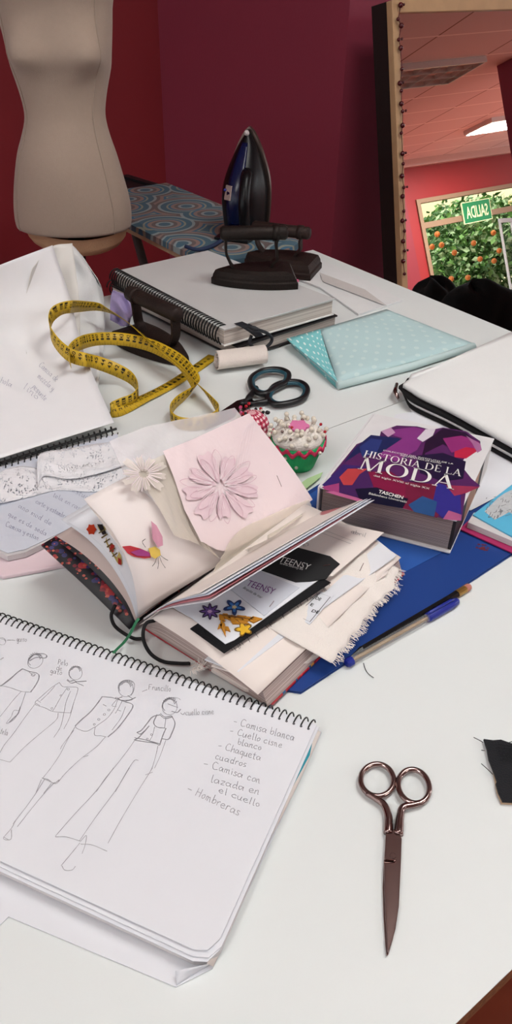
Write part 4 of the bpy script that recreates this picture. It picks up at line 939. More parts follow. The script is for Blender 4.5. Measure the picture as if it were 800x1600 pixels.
# ballpoint pen
M_clear=mat('clear_plastic','#f0f0f2',.12,trans=.75,ior=1.15,var=0,alpha=.55); M_bluep=mat('blue_plastic','#1b2a8c',.3)
pz=.0045; s0p,s1p=P(541,1037,pz),P(716,938,pz)
pn=thing('ballpoint_pen',V(((s0p+s1p)/2)[:2]+(TZ,)),'clear ballpoint pen with blue cap lying on the table beside the folder','pen')
dd=s1p-s0p
mk('barrel',tube([s0p+dd*.045,s0p+dd*.70],.0041,6),M_clear,pn)
mk('ink_tube',tube([s0p+dd*.05,s0p+dd*.72],.0016,8),mat('ink_tube_dark','#9a7c50',.3),pn)
mk('tip_holder',tube([s0p+dd*.70,s0p+dd*.735],[.004,.003],8),mat('brass','#b08a4a',.3,metal=.8),pn)
mk('end_plug',tube([s0p,s0p+dd*.012,s0p+dd*.045],[.0032,.0044,.0044],10),M_bluep,pn)
cl=MB().add(tube([s0p+dd*.70,s0p+dd*.72,s0p+dd*.93,s0p+dd*.985,s0p+dd],[.0042,.0046,.0046,.0036,.0018],12)); 
sdv=dd.cross(UP).normalized(); cl.add(tube([s0p+dd*.96+UP*.0038,s0p+dd*.92+UP*.0060,s0p+dd*.72+UP*.0058,s0p+dd*.70+UP*.0052],[.001,.0014,.0015,.001],8))
mk('cap',cl.get(),M_bluep,pn,smooth=True)
# pencil with eraser behind the pen
q0,q1=P(549,1025,.0042),P(734,916,.0042)
p2=thing('pencil',V(((q0+q1)/2)[:2]+(TZ,)),'black pencil with brass ferrule and pink eraser lying between pen and folder','pencil')
dd=q1-q0
mk('barrel',tube([q0+dd*.08,q0+dd*.88],.0036,6),mat('black_lacquer','#141416',.25),p2)
mk('sharpened_tip',tube([q0,q0+dd*.08],[.0004,.0036],8),mat('black_lacquer','#141416',.25),p2)
mk('ferrule',tube([q0+dd*.88,q0+dd*.955],.0038,10),mat('brass','#b08a4a',.3,metal=.8),p2)
mk('eraser',tube([q0+dd*.955,q0+dd*.99,q0+dd],[.0036,.0036,.0026],10),mat('pink_eraser','#b8786a',.8),p2)
# loose thread
tag(mk('thread',tube([P(x,y,.0006) for x,y in spl([(568,1036),(571,1046),(576,1053),(584,1059)],5)],.0003,5),M_blk),'short black thread end lying on the table below the pen','thread')
# ------------------------------------------------------------------ book with a city drawing
cy=thing('city_book',P(800,790,0),'turquoise book with a city drawing on its cover at the right edge','book')
tq=[(728,806),(762,770),(800,752),(900,770),(900,850),(800,838)]
tq=[(739,804),(800,757),(930,800),(900,872),(800,838)]
mk('lower_cover',prism(flatpoly([(718,827),(738,808),(930,802),(900,908),(800,864)],.005),TZ+.0044,TZ+.0056),mat('magenta_cover','#a8205c',.5),cy,label='magenta lower cover')
block(flatpoly([(731,817),(740,802),(930,800),(900,882),(800,846)],.012),TZ+.0058,TZ+.0128,'page_block',M_edge,cy)
mk('front_cover',prism(flatpoly(tq,.0145),TZ+.0130,TZ+.0146),mat('turquoise_cover','#5ab4d8',.4,var=.04),cy)
ci=MB(); rr=random.Random(5)
base=[(755,800),(770,785),(785,770),(800,760),(815,765),(830,790),(815,812),(790,808),(772,812)]
ci.add(prism(flatpoly([(757,799),(768,788),(778,778),(788,771),(800,765),(825,775),(840,800),(812,812),(796,800),(785,806),(773,812)],.0148),TZ+.01462,TZ+.0148))
mk('city_drawing',ci.get(),mat('pale_drawing','#c9cdd0',.5,var=.15,scale=200),cy)
ln=[]
for k in range(60):
    x=rr.uniform(760,825); y=rr.uniform(772,806)-(x-760)*.12+4; L=rr.uniform(3,10)
    ln.append([(x,y),(x+L*.9,y-L*.3)] if k%2 else [(x,y),(x-L*.25,y+L*.6)])
ci=ink_flat(ln,.0149,.0006); mk('city_lines',ci.get(),M_graphd,cy)
# white sheets between the books
tag(mk('paper_sheet',prism(flatpoly([(618,650),(680,640),(790,684),(812,720),(812,760),(735,800),(700,790),(560,740)],.0022),TZ+.0042,TZ+.0046),M_pap),'plain white sheet lying under the fashion book and beside the city drawing','paper')
tag(mk('paper_scrap',prism(flatpoly([(466,762),(480,752),(504,742),(500,750),(478,768)],.0008),TZ+.0042,TZ+.0048),mat('lime_paper','#b8d8a0',.7)),'narrow lime green paper scrap on the folder below the cupcake pincushion','paper')
# ------------------------------------------------------------------ cupcake pincushion
def at_base(x,y): return P(x,y,0)
cc=P(463,725,0); sc_=(P(506,690,.03)-P(421,690,.03)).length/2
cu=thing('cupcake_pincushion',cc,'green and white cupcake shaped pincushion full of pearl headed pins','pincushion')
fl=lambda a,j:1+.010*math.cos(44*a)
rb_=sc_*.66; hc=.036
mk('cup',lathe([(rb_*.9,.0),(rb_,.001),(lerp(rb_,sc_,.35),hc*.35),(lerp(rb_,sc_,.7),hc*.7),(sc_*.985,hc),(sc_*.93,hc),(sc_*.9,hc-.004)],cc,160,wob=fl),mat('green_felt_cup','#22b86c',.7,bump=.3,var=.08),cu,smooth=True)
dome=lambda r:hc+.001+.016*math.sqrt(max(0,1-(r/sc_/1.0)**2))
mk('cushion',lathe([(sc_*.91,hc-.003),(sc_*.97,hc+.003)]+[(sc_*k/10,dome(sc_*k/10)) for k in (9,8,7,6,5,4,3,2,1)]+[(.0005,dome(0))],cc,40,wob=lambda a,j:1+.02*math.sin(5*a+j)),mat('white_fleece','#e8e2da',.95,bump=.8,bscale=400,var=.06),cu,smooth=True)
N=96; zz=[]
pts=[]
for k in range(N):
    a=2*PI*k/N; pts.append(cc+V((math.cos(a)*sc_*1.035,math.sin(a)*sc_*1.035,hc-.003+.0030*math.sin(a*15))))
vs=[];fs=[]
for p in pts: vs+=[p+UP*.0028,p-UP*.0028]
for k in range(N): j=(k+1)%N; fs.append((2*k,2*j,2*j+1,2*k+1))
mk('rickrack_trim',(vs,fs),mat('pink_rickrack','#d8305c',.7,bump=.3,bscale=900),cu,solid=.0012,smooth=True)
tp_=cc+V((.0,-.002,dome(.004)))
mk('pink_felt_top',prism([xy(tp_+V((math.cos(t)*.0115*(1+.12*math.cos(6*t)),math.sin(t)*.0115*(1+.12*math.cos(6*t)),0))) for t in [i*PI/20 for i in range(40)]],tp_.z-.001,tp_.z+.0022),mat('pink_felt','#d878a8',.9,bump=.3),cu,bevel=.0006)
for (x,y) in ((446,716),(463,731),(500,708)):
    d=PL(x,y,cc-V((0,sc_*.78,0)),V((0,-1,0))); mk('bead',sphere(d,.0022,10,7),mat('pearl','#e4dccc',.2,coat=.5),cu,smooth=True)
# ------------------------------------------------------------------ gingham pincushion
def ging(t,u,v,uv):
    sx=mth(t,'GREATER_THAN',mth(t,'FRACT',mth(t,'MULTIPLY',u,16.0)),.5); sy=mth(t,'GREATER_THAN',mth(t,'FRACT',mth(t,'MULTIPLY',v,9.0)),.5)
    s=mth(t,'MULTIPLY',mth(t,'ADD',sx,sy),.5)
    n=t.new('ShaderNodeValToRGB'); n.color_ramp.interpolation='CONSTANT'; e=n.color_ramp.elements; e[0].color=lin('#ecd8d8'); e[1].position=.75; e[1].color=lin('#8e1230'); k=e.new(.25); k.color=lin('#c4506a'); t.link(s,n.inputs[0]); return n.outputs[0]
M_ging=uvmat('red_gingham',ging,rough=.9,bump=.3,bscale=900)
gc=P(393,694,0); gr=.0215
gp_=thing('gingham_pincushion',gc,'red and white gingham pincushion partly hidden behind the pink organza','pincushion')
gprof=[(.004,.0),(.013,.002),(.019,.010),(.0215,.020),(.0215,.028),(.019,.036),(.013,.042),(.005,.0445)]
mk('cushion',lathe(gprof,gc,32,wob=lambda a,j:1+.03*math.cos(6*a)),M_ging,gp_,smooth=True)
mk('ribbon_base',lathe([(.0225,.006),(.0235,.009),(.0235,.014),(.0222,.017)],gc,32),mat('red_ribbon','#c01838',.6),gp_,smooth=True)
# pins: each one a thing of its own
M_pins={'pearl':mat('pearl','#ece4d6',.18,coat=.6),'red':mat('pin_red','#b01828',.25),'black':mat('pin_black','#16161a',.2),'silver':M_silver,'rose':mat('pin_rose','#b84878',.25),'gold':mat('pin_gold','#a88838',.3)}
pin_cache={}
def pin(kind,p,d,out,label,group,hr=.0023):
    "a pin whose head sits at p+d*out; shaft goes into the cushion along -d"
    key=(kind,hr,label)
    if key not in pin_cache:
        e=thing('dressmaker_pin',(0,0,0),label,'pin',group)
        h=mk('pin_head',sphere((0,0,0),hr,9,6,1.0 if kind!='black' else 1.25),M_pins[kind],e,smooth=True); s=mk('pin_shaft',tube([(0,0,-.001),(0,0,-.022)],.00032,5),M_silver,e)
        pin_cache[key]=e; r=e
    else:
        e=pin_cache[key]; r=e.copy(); COL.objects.link(r)
        for ch in e.children: c=ch.copy(); COL.objects.link(c); c.parent=r
    r.location=V(p)+V(d)*out; r.rotation_euler=V(d).to_track_quat('Z','Y').to_euler(); return r
rr=random.Random(11); hs_=[]
for k in range(46):
    kind='pearl' if k%12 not in (3,7) else ('silver' if k%12==3 else 'red')
    for _ in range(200):
        a=rr.uniform(0,2*PI); r=sc_*math.sqrt(rr.uniform(.10,.95))
        p=cc+V((math.cos(a)*r,math.sin(a)*r,dome(r)))
        if all((p-q).length>.0054 for q in hs_): break
    hs_.append(p)
    d=(V((math.cos(a)*r/sc_*.8,math.sin(a)*r/sc_*.8,.8))+V((rr.uniform(-.3,.3),rr.uniform(-.3,.3),0))).normalized()
    o=rr.choice((.002,.003,.003,.005,.009))
    lab={'pearl':'pearl headed pin stuck in the white top of the cupcake pincushion','silver':'silver headed pin stuck in the white top of the cupcake pincushion','red':'red headed pin stuck in the white top of the cupcake pincushion'}[kind]
    pin(kind,p,d,o,lab,'pins in the cupcake pincushion',.0030 if kind=='pearl' else .0019)
for k in range(30):
    kind=('red','black','rose','black','pearl','red','silver','gold')[k%8]
    a=rr.uniform(-.2,PI+.9); el=rr.uniform(.35,1.3)
    d=V((math.cos(a)*math.cos(el),math.sin(a)*math.cos(el),math.sin(el)))
    if k<16: d=(V((-.55,.1,.75))+V((rr.uniform(-.5,.5),rr.uniform(-.5,.5),rr.uniform(-.3,.3)))).normalized()
    p=gc+V((0,0,.024))+d*.020
    pin(kind,p,d,rr.choice((.003,.004,.007,.01)),{'red':'red headed pin','black':'black headed pin','rose':'rose headed pin','pearl':'pearl headed pin','silver':'silver headed pin','gold':'gold headed pin'}[kind]+' stuck in the red gingham pincushion','pins in the gingham pincushion',.0021)
# ------------------------------------------------------------------ black handled scissors
M_bpl=mat('black_plastic','#101013',.35); M_tealp=mat('teal_grip','#1c4a58',.35); M_dst=mat('dark_steel','#5a5052',.25,metal=1)
bs=thing('fabric_scissors',P(420,610,0),'black plastic handled scissors lying behind the two pincushions','scissors')
def loop(c,z,r,m,nm,r2=None):
    pts=[P(x,y,z) for x,y in spl(c,6,True)]; mk(nm,tube(pts,r,10,True),m,bs,smooth=True)
L1=[(395,608),(392,592),(408,580),(432,577),(450,583),(447,597),(430,606),(412,616)]
L2=[(418,622),(428,604),(448,597),(470,598),(480,608),(474,622),(452,630),(430,632)]
loop(L1,.0085,.0042,M_bpl,'handle'); loop(L2,.0065,.0042,M_bpl,'handle')
sh_=lambda pts,k:[(lerp(sum(p[0] for p in pts)/len(pts),p[0],k),lerp(sum(p[1] for p in pts)/len(pts),p[1],k)) for p in pts]
loop(sh_(L1,.86),.0095,.0026,M_tealp,'grip_lining'); loop(sh_(L2,.86),.0075,.0026,M_tealp,'grip_lining')
mk('shank',tube([P(x,y,z) for x,y,z in spl([(400,606,.008),(388,622,.007),(376,632,.006)],5)],[.0042]*6+[.003]*5,10),M_bpl,bs,smooth=True)
mk('shank',tube([P(x,y,z) for x,y,z in spl([(424,626,.006),(400,630,.0055),(380,630,.005)],5)],[.0042]*6+[.003]*5,10),M_bpl,bs,smooth=True)
mk('blade',prism(flatpoly([(392,618),(398,632),(372,648),(345,660),(320,672),(352,648),(372,630)],.003),TZ+.0022,TZ+.0036),M_dst,bs)
mk('blade',prism(flatpoly([(385,622),(398,626),(376,640),(340,652),(312,662),(346,642),(370,626)],.002),TZ+.0006,TZ+.002),M_dst,bs)
# ------------------------------------------------------------------ folded polka dot cloth
def dots(pale):
    def f(t,u,v,uv):
        mp=t.new('ShaderNodeMapping'); mp.inputs['Scale'].default_value=(11,8,1) if pale else (7,6,1); mp.inputs['Rotation'].default_value=(0,0,.6); t.link(uv,mp.inputs[0])
        vo=t.new('ShaderNodeTexVoronoi',voronoi_dimensions='2D',Scale=1.0,Randomness=.12); t.link(mp.outputs[0],vo.inputs['Vector'])
        return mixc(t,mth(t,'LESS_THAN',vo.outputs['Distance'],.19),*(('#b4d0d3','#c3d9d9') if pale else ('#7cc4c8','#dcecea')))
    return f
M_dotp=uvmat('pale_dotted_cotton',dots(True),rough=.9,bump=.2,bscale=900); M_dot=uvmat('turquoise_dotted_cotton',dots(False),rough=.9,bump=.2,bscale=900)
dc=thing('polka_dot_cloth',P(590,545,0),'folded turquoise cloth with white polka dots lying before the notebooks','fabric')
def layer(px,z,nm,m,th=.0012,puff=.0,nu=18,nv=12,sag=None,**kw):
    s=[P(x,y,zz) for (x,y),zz in zip(px,z)]; b=bil(*s)
    def fn(u,v):
        p=b(u,v); e=min(u,1-u,v,1-v); return p+UP*(puff*(1-math.exp(-e*14))+.0012*math.sin(u*9+v*5)*min(1,e*8))
    return mk(nm,sheetgrid(fn,nu,nv,th),m,dc,smooth=True,**kw)
layer([(528,608),(738,547),(602,490),(456,538)],(.0018,.0018,.0018,.002),'lower_fold',M_dot)
layer([(528,604),(740,545),(603,488),(454,536)],(.0045,.0045,.0045,.006),'lower_fold',M_dot)
layer([(528,600),(741,542),(604,486),(452,533)],(.0075,.0075,.0075,.0105),'lower_fold',M_dotp)
layer([(528,597),(741,537),(604,483),(500,514)],(.0125,.0115,.0115,.0135),'top_fold',M_dotp,puff=.003)
mk('folded_edge',tube([P(528,602,.0068),P(640,573,.0068),P(740,541,.0066)],.0058,10),M_dotp,dc,smooth=True)
layer([(528,597),(514,562),(500,514),(448,529)],(.0125,.0145,.0145,.0155),'turned_corner',M_dot,label='brighter turned corner with white dots')
# ------------------------------------------------------------------ stack of white garments with black edging
M_wcl=mat('white_cotton','#e6e8e8',.95,bump=.3,bscale=700,var=.03,scale=25); M_bbind=mat('black_binding','#0e0e10',.9)
wg=thing('folded_garment',P(760,610,0),'folded white garment with black edging and zip lying at the right edge','garment')
bot_edge=[(624,602),(645,622),(700,648),(760,680),(830,718)]; top_edge=[(630,590),(700,556),(760,530),(805,512),(850,508)]
be=spl(bot_edge,6); te=spl(top_edge,6)
def rows(z,dy,dx):
    def fn(u,v):
        i=u*(len(be)-1); k=min(int(i),len(be)-2); t=i-k
        a=[lerp(be[k][j],be[k+1][j],t) for j in (0,1)]; b=[lerp(te[k][j],te[k+1][j],t) for j in (0,1)]
        w=(1-v); e=min(v,1-v,u*2)
        return P(lerp(a[0],b[0],v)+dx*(1-u),lerp(a[1],b[1],v)+dy*w*min(1,u*4+.25)+16*(1-z/.03)*v+3*v,z+.002*math.sin(u*5+v*4)*min(1,e*5))
    return fn
for z,th,dy,dx,m_,nm in ((.0045,.003,24,6,M_wcl,'lower_layer'),(.0085,.003,17,2,M_bbind,'black_edging'),(.0135,.0036,9,3,M_wcl,'middle_layer'),(.0185,.0042,3,-1,M_bbind,'black_edging'),(.027,.0060,-9,6,M_wcl,'top_layer')):
    mk(nm,sheetgrid(rows(z,dy,dx),26,14,th),m_,wg,smooth=True)
mk('zip_pull',tube([P(620,600,.014),P(617,612,.012),P(622,622,.009)],[.0025,.0032,.002],8),M_silver,wg,smooth=True)
# ------------------------------------------------------------------ upper left spiral pad, top leaf thrown back
lp=thing('writing_pad',P(60,740,0),'open white spiral pad with handwriting, top leaf thrown back beside the measuring tape','writing pad')
g0,g1=P(0,727,.020),P(183,671,.020); gd=(g1-g0); gd.z=0; gd.normalize(); gp_n=V((gd.y,-gd.x,0))
if gp_n.y>0: gp_n=-gp_n                                       # towards the camera
gl=.33; gR=P(181,672,.020); 
def G(a,b,z): q=gR-gd*a+gp_n*b; return V((q.x,q.y,TZ+z))      # a leftwards, b towards the camera
cR=P(108,826,.014)-gR; print('leaf depth',cR.dot(gp_n),cR.dot(-gd), (P(8,868,.014)-gR).dot(gp_n),(P(8,868,.014)-gR).dot(-gd))
# lower leaf and page block as seen
lo=[(190,680),(0,735),(-140,778),(-110,905),(10,868),(108,828),(150,790)]
lo=[(186,680),(0,733),(-130,772),(-90,800),(12,862),(108,826),(170,770)]
block(flatpoly([(184,679),(0,732),(-150,776),(-140,800),(12,872),(40,866),(108,832),(190,778)],.010),TZ+.0062,TZ+.0125,'page_block',M_edge,lp)
mk('lower_page',prism(flatpoly([(184,677),(0,730),(-150,774),(-140,796),(12,864),(40,858),(108,826),(190,772)],.0135),TZ+.0130,TZ+.0135),M_pap2,lp)
# pink folder below
tag(mk('pink_folder',prism(flatpoly([(185,700),(-120,800),(-130,840),(4,903),(60,893),(150,875),(160,800)],.003),TZ+.0006,TZ+.0052),mat('pink_card','#e2cdd4',.6,var=.04),bevel=.0012),'pale pink folder lying under the writing pad','folder')
hwm=MB()
for s,p,e in (('Camisa y estan',(8,822),(60,845)),('que es de seda',(12,806),(72,838)),('ano mod de',(28,793),(80,822)),('corte y estambre',(55,786),(104,812)),('tela en raso',(82,776),(128,800)),('estudio',(112,768),(146,786))):
    ink_flat(hand(s,p,e,4.2),.0135,.00035,hwm)
M_inkb=mat('blue_ink','#7a7c9c',.6)
mk('handwriting',hwm.get(),M_inkb,lp,label='blue ink handwriting on the lower page')
# wire
wire=helix(P(-140,769,.0155),P(181,673,.0155),.0058,33,UP,12,r2=.0065); mk('spiral_wire',tube(wire,.0008,6),M_blk,lp,smooth=True)
mk('spiral_rod',tube([P(-140,765,.0150),P(182,670,.0150)],.0016,6),M_blk,lp)
# thrown-back leaf: rises from the wire towards the pile and stands up at its far end
def strip(rows_,name,m,parent,nu=24,nv=28,th=.0004,wav=.0,**kw):
    "rows_: list of rows of (x,y,dz)"
    rs=[spl(r,6) for r in rows_]
    def g(u,v):
        def at(r):
            x=u*(len(r)-1); i=min(int(x),len(r)-2); s=x-i; return [lerp(r[i][k],r[i+1][k],s) for k in range(3)]
        y=v*(len(rs)-1); j=min(int(y),len(rs)-2); t=y-j
        pts=[at(rs[max(0,j-1)]),at(rs[j]),at(rs[j+1]),at(rs[min(len(rs)-1,j+2)])]
        q=[.5*((2*b)+(-a+c)*t+(2*a-5*b+4*c-d)*t*t+(-a+3*b-3*c+d)*t**3) for a,b,c,d in zip(*pts)]
        return P(q[0],q[1],q[2]+wav*math.sin(u*8+v*5)*math.sin(v*9))
    return mk(name,sheetgrid(g,nu,nv,th),m,parent,smooth=True,**kw),g
M_lf=mat('leaf_paper','#e6e6e9',.75,var=.02)
top,TF=strip([[(-140,762,.022),(0,716,.022),(178,660,.022)],[(-150,700,.034),(0,640,.034),(152,602,.030)],[(-150,620,.060),(0,560,.050),(128,540,.034)],[(-150,530,.105),(0,480,.095),(108,460,.080)],[(-150,475,.150),(0,414,.145),(82,383,.140)]],'thrown_back_leaf',M_lf,lp)
strip([[(60,690,.018),(110,676,.018),(170,655,.018)],[(50,620,.026),(110,600,.026),(150,600,.020)],[(40,540,.050),(90,520,.042),(128,545,.020)],[(40,470,.09),(80,440,.085),(124,470,.060)],[(50,420,.130),(80,386,.130),(113,380,.125)]],'thrown_back_leaf',M_card,lp)
hw2=MB()
up_=lambda x,y:None
lst=[]
for s,p,e in (('Camisa de',(60,572),(88,598)),('mezcla y',(58,590),(82,612)),('pespunte',(50,606),(70,628)),('lino',(36,606),(58,626)),('hola',(0,598),(18,606))):
    lst+=hand(s,p,e,5.0)
tfb=BVHTree.FromPolygons(*grid(TF,40,40)[:2])
for pl in lst:
    pts=[]
    for x,y in spl(pl,4) if len(pl)>2 else pl:
        d=ray(x,y).normalized(); h=tfb.ray_cast(CAM,d)
        if h[0] is not None:
            n=h[1] if h[1].dot(d)<0 else -h[1]; pts.append((h[0]+n*.0006,n))
    if len(pts)>1: hw2.add(stroke(pts,.0004))
mk('handwriting',hw2.get(),M_inkb,lp)
# white calico pile behind the leaf
cal=thing('calico_cloth',P(150,500,0),'crumpled white calico heaped behind the writing pad, under the measuring tape','fabric')
_,CALF=strip([[(100,585,.006),(125,598,.004),(150,622,.003)],[(112,540,.016),(150,548,.010),(158,574,.003)],[(110,490,.036),(140,485,.024),(164,514,.006)],[(100,430,.070),(142,435,.060),(162,462,.018)],[(88,400,.110),(112,382,.112),(152,436,.050)]],'cloth',M_wcl,cal,wav=.003,th=.0010)
# ------------------------------------------------------------------ lace strip on the lower page
def lacemat(name,col='#dcdde2',sc1=1.0):
    if name in MC: return MC[name]
    m=mat(name,col,.9,var=.05); t=NT(m); b=t.n['Principled BSDF']; tc=t.new('ShaderNodeTexCoord'); mp=t.new('ShaderNodeMapping'); mp.inputs['Scale'].default_value=(80*sc1,15*sc1,1); t.link(tc.outputs['UV'],mp.inputs[0])
    vo=t.new('ShaderNodeTexVoronoi',voronoi_dimensions='2D',Scale=1.0); t.link(mp.outputs[0],vo.inputs['Vector'])
    n2=t.new('ShaderNodeTexNoise',Scale=.25); t.link(mp.outputs[0],n2.inputs['Vector'])
    hole=mth(t,'MULTIPLY',mth(t,'LESS_THAN',vo.outputs['Distance'],.27),mth(t,'GREATER_THAN',n2.outputs['Fac'],.5))
    t.link(mth(t,'SUBTRACT',1.0,hole),b.inputs['Alpha']); return m
M_lace=lacemat('white_lace','#eeeef2')
lc=thing('lace_strip',P(100,735,.0136),'white openwork lace strip lying across the writing pad below its spiral wire','lace')
strip([[(-20,790,.0190),(40,778,.0150),(90,766,.0150),(150,768,.0150),(200,758,.0150),(250,750,.0150)],[(-20,757,.021),(40,745,.018),(90,748,.0165),(150,742,.0165),(200,728,.0165),(250,725,.016)],[(-20,745,.0210),(30,728,.0170),(80,736,.0175),(130,726,.0175),(190,715,.0170),(245,706,.0160)]],'lace',M_lace,lc,nu=60,nv=8,th=.0003,wav=.001)
strip([[(60,762,.019),(70,744,.0195),(110,748,.020),(160,738,.019),(210,722,.018)],[(58,740,.024),(68,722,.026),(110,728,.025),(160,722,.022),(210,712,.020)],[(58,722,.024),(66,707,.024),(110,700,.024),(160,692,.023),(212,688,.021)]],'lace',M_lace,lc,nu=50,nv=8,th=.0003,wav=.001)
# ------------------------------------------------------------------ measuring tape
mt=thing('measuring_tape',P(215,600,0),'yellow measuring tape with black numbers looping across the table','measuring tape')
TW=.0185
# centre line: x,y,dz,tilt (0 lies flat, 1 stands on edge)
path=[(334,556,.0016,0),(300,580,.0016,0),(262,604,.0016,0),(222,624,.0022,.02),(186,640,.0068,.5),(172,640,.0106,1.0),(188,632,.0106,1.0),(208,624,.0106,1.0),(216,610,.0108,1.0),(206,592,.0105,.9),(182,578,.020,.8),(150,566,.036,.75),(112,556,.020,.8),(88,535,.024,.9),(78,512,.030,1.0),(82,492,.036,1.0),(100,481,.042,.9),(130,479,.044,.7),(162,482,.043,.55),(200,504,.040,.5),(240,538,.034,.45),(280,572,.026,.45),(312,604,.018,.6),(334,630,.0120,.9),(342,644,.0108,1.0),(330,656,.0106,1.0),(305,663,.0106,1.0),(278,660,.0106,1.0),(266,646,.0108,1.0),(274,630,.0108,.95),(292,616,.0110,.8),(305,604,.0120,.6),(302,590,.0170,.45),(285,568,.0200,.45),(262,552,.024,.5),(230,538,.028,.6),(190,530,.030,.7),(150,530,.029,.8),(122,538,.027,.95),(108,552,.0245,1.0),(110,566,.021,1.0)]
def rest(x,y,z):
    "lift a point of the tape so that it lies on the leaf or cloth below it"
    d=ray(x,y).normalized(); r=z
    for bv in (tfb,clb):
        h=bv.ray_cast(CAM,d)
        if h[0] is not None: r=max(r,h[0].z-TZ+.022)
    return r
clb=BVHTree.FromPolygons(*grid(CALF,30,30)[:2])
path=[(x,y,rest(x,y,z),t) for x,y,z,t in path]
for _ in range(2): path=[path[0]]+[(path[i][0],path[i][1],max(path[i][2],(path[i-1][2]+path[i+1][2])/2*.9),path[i][3]) for i in range(1,len(path)-1)]+[path[-1]]
tp2=spl(path,10)
tp2=[(x,y,rest(x,y,z),t) for x,y,z,t in tp2]
for _ in range(3): tp2=[tp2[0]]+[(tp2[i][0],tp2[i][1],max(tp2[i][2],(tp2[i-1][2]+tp2[i+1][2])/2),tp2[i][3]) for i in range(1,len(tp2)-1)]+[tp2[-1]]
cp3=[P(x,y,z) for x,y,z,t in tp2]; til=[max(0,min(1,t)) for *_,t in tp2]
arc=[0]
for i in range(1,len(cp3)): arc.append(arc[-1]+(cp3[i]-cp3[i-1]).length)
sdv=[]; prev=None
for i,p in enumerate(cp3):
    t=(cp3[min(i+1,len(cp3)-1)]-cp3[max(i-1,0)]).normalized(); h=t.cross(UP).normalized(); u=h.cross(t).normalized()
    if prev is not None and h.dot(prev)<-.3: pass
    prev=h
    w=(h*math.cos(til[i]*PI/2)*1.0+u*math.sin(til[i]*PI/2)).normalized(); sdv.append(w)
for _ in range(6): sdv=[(sdv[max(0,i-1)]+sdv[i]*2+sdv[min(len(sdv)-1,i+1)]).normalized() for i in range(len(sdv))]
import bisect
def tape(s,w,l=0):
    i=max(1,min(len(arc)-1,bisect.bisect(arc,s))); k=max(0,min(1,(s-arc[i-1])/max(1e-9,arc[i]-arc[i-1])))
    p=cp3[i-1].lerp(cp3[i],k); d=sdv[i-1].lerp(sdv[i],k); q=p+d*(w*TW)
    if l:
        t=(cp3[i]-cp3[i-1]).normalized(); n=t.cross(d).normalized()
        q=q+n*l
    return q
TL=arc[-1]; print('tape',TL,[(int(p[0]),int(p[1]),round(p[2],3)) for p in path])
vs,fs,uv=grid(lambda u,v:tape(u*TL,v-.5),420,2); 
lowz=min(v.z for v in vs)-TZ
M_tape=mat('tape_yellow','#c9a520',.45,var=.06,scale=60)
mk('strip',(vs,fs,uv),M_tape,mt,smooth=True,solid=.0005)
tk=MB(); nm=MB()
for side in (-1,1):
    for k in range(int(TL/.005)):
        s=k*.005+.001; L=.42 if k%2==0 else .16
        if L>.4: tk.add(([tape(s-.0002,-.5+0*L,side*.0005),tape(s+.0002,-.5,side*.0005),tape(s+.0002,-.5+.62*.5 if k%2==0 else -.34,side*.0005),tape(s-.0002,-.5+.62*.5 if k%2==0 else -.34,side*.0005)],[(0,1,2,3)]))
        else: tk.add(([tape(s-.00015,-.5,side*.0005),tape(s+.00015,-.5,side*.0005),tape(s+.00015,-.36,side*.0005),tape(s-.00015,-.36,side*.0005)],[(0,1,2,3)]))
ncm=int(TL/.010)
dig={str(i):text_fit(str(i),1,1,bold=.015) for i in range(0,151) if i<=9}
for side in (-1,1):
    for k in range(1,ncm):
        sN=str(k+7 if side<0 else max(1,158-k)); w=.0042*len(sN)*.62
        for j,ch in enumerate(sN):
            vv,ff=dig[ch]; pts=[]
            for x,y in vv:
                # digits run across the strip
                if side<0: pts.append(tape(k*.010+.0045+(x-.5)*.0052,(-.12+(j+ (1-y)*.86)/len(sN)*.52) if False else (.40-(j+.95-y*.0-(0))*0+0),side*.0005) if False else tape(k*.010+.005-(.5-y)*.0056,-.1+(j+x*.85)*.52/max(2,len(sN)),side*.0005))
                else: pts.append(tape(k*.010+.005+(.5-y)*.0056,.42-(j+x*.85)*.52/max(2,len(sN)),side*.0005))
            nm.add((pts,ff))
M_tink=mat('tape_ink','#2a2208',.6)
mk('scale_ticks',tk.get(),M_tink,mt,kind='stuff'); mk('numbers',nm.get(),M_tink,mt,kind='stuff')
mk('metal_end',prism3([tape(-.001,-.52,.0008),tape(-.001,.52,.0008),tape(.005,.52,.0008),tape(.005,-.52,.0008)],-UP*.0003+V((0,0,.0008))),M_silver,mt)
# ------------------------------------------------------------------ two spiral albums lying on each other
M_alb=mat('album_paper','#dad9d6',.7,var=.04); M_albe=edge_stripes('album_edges','#d8d0c8','#9a8e86',9)
M_fog=mat('frosted_plastic','#dcdddd',.35,alpha=.8,var=.08,scale=8)
def album(px,z0,z1,label,coil_px,n,topm,wr,dark):
    pts=[P(x,y,z1) for x,y in px]; c=sum(pts,V((0,0,0)))/len(pts)
    a=thing('spiral_album',V((c.x,c.y,TZ+z0)),label,'album','spiral albums under the old irons')
    q=[xy(p) for p in pts]
    block(q,TZ+z0+.0022,TZ+z1-.0028,'page_block',M_albe,a)
    cc_=V((c.x,c.y,0)); big=[((p[0]-c.x)*1.02+c.x,(p[1]-c.y)*1.02+c.y) for p in q]
    mk('back_cover',prism(big,TZ+z0,TZ+z0+.002),dark,a,bevel=.0004); mk('front_cover',prism(big,TZ+z1-.0024,TZ+z1),topm,a,bevel=.0005)
    A_,B_=P(*coil_px[0],(z0+z1)/2),P(*coil_px[1],(z0+z1)/2)
    r=(z1-z0)/2+.0015
    mk('spiral_wire',tube(helix(A_,B_,r*.8,n,UP,14,r2=r),wr,6),M_blk,a,smooth=True)
    return a
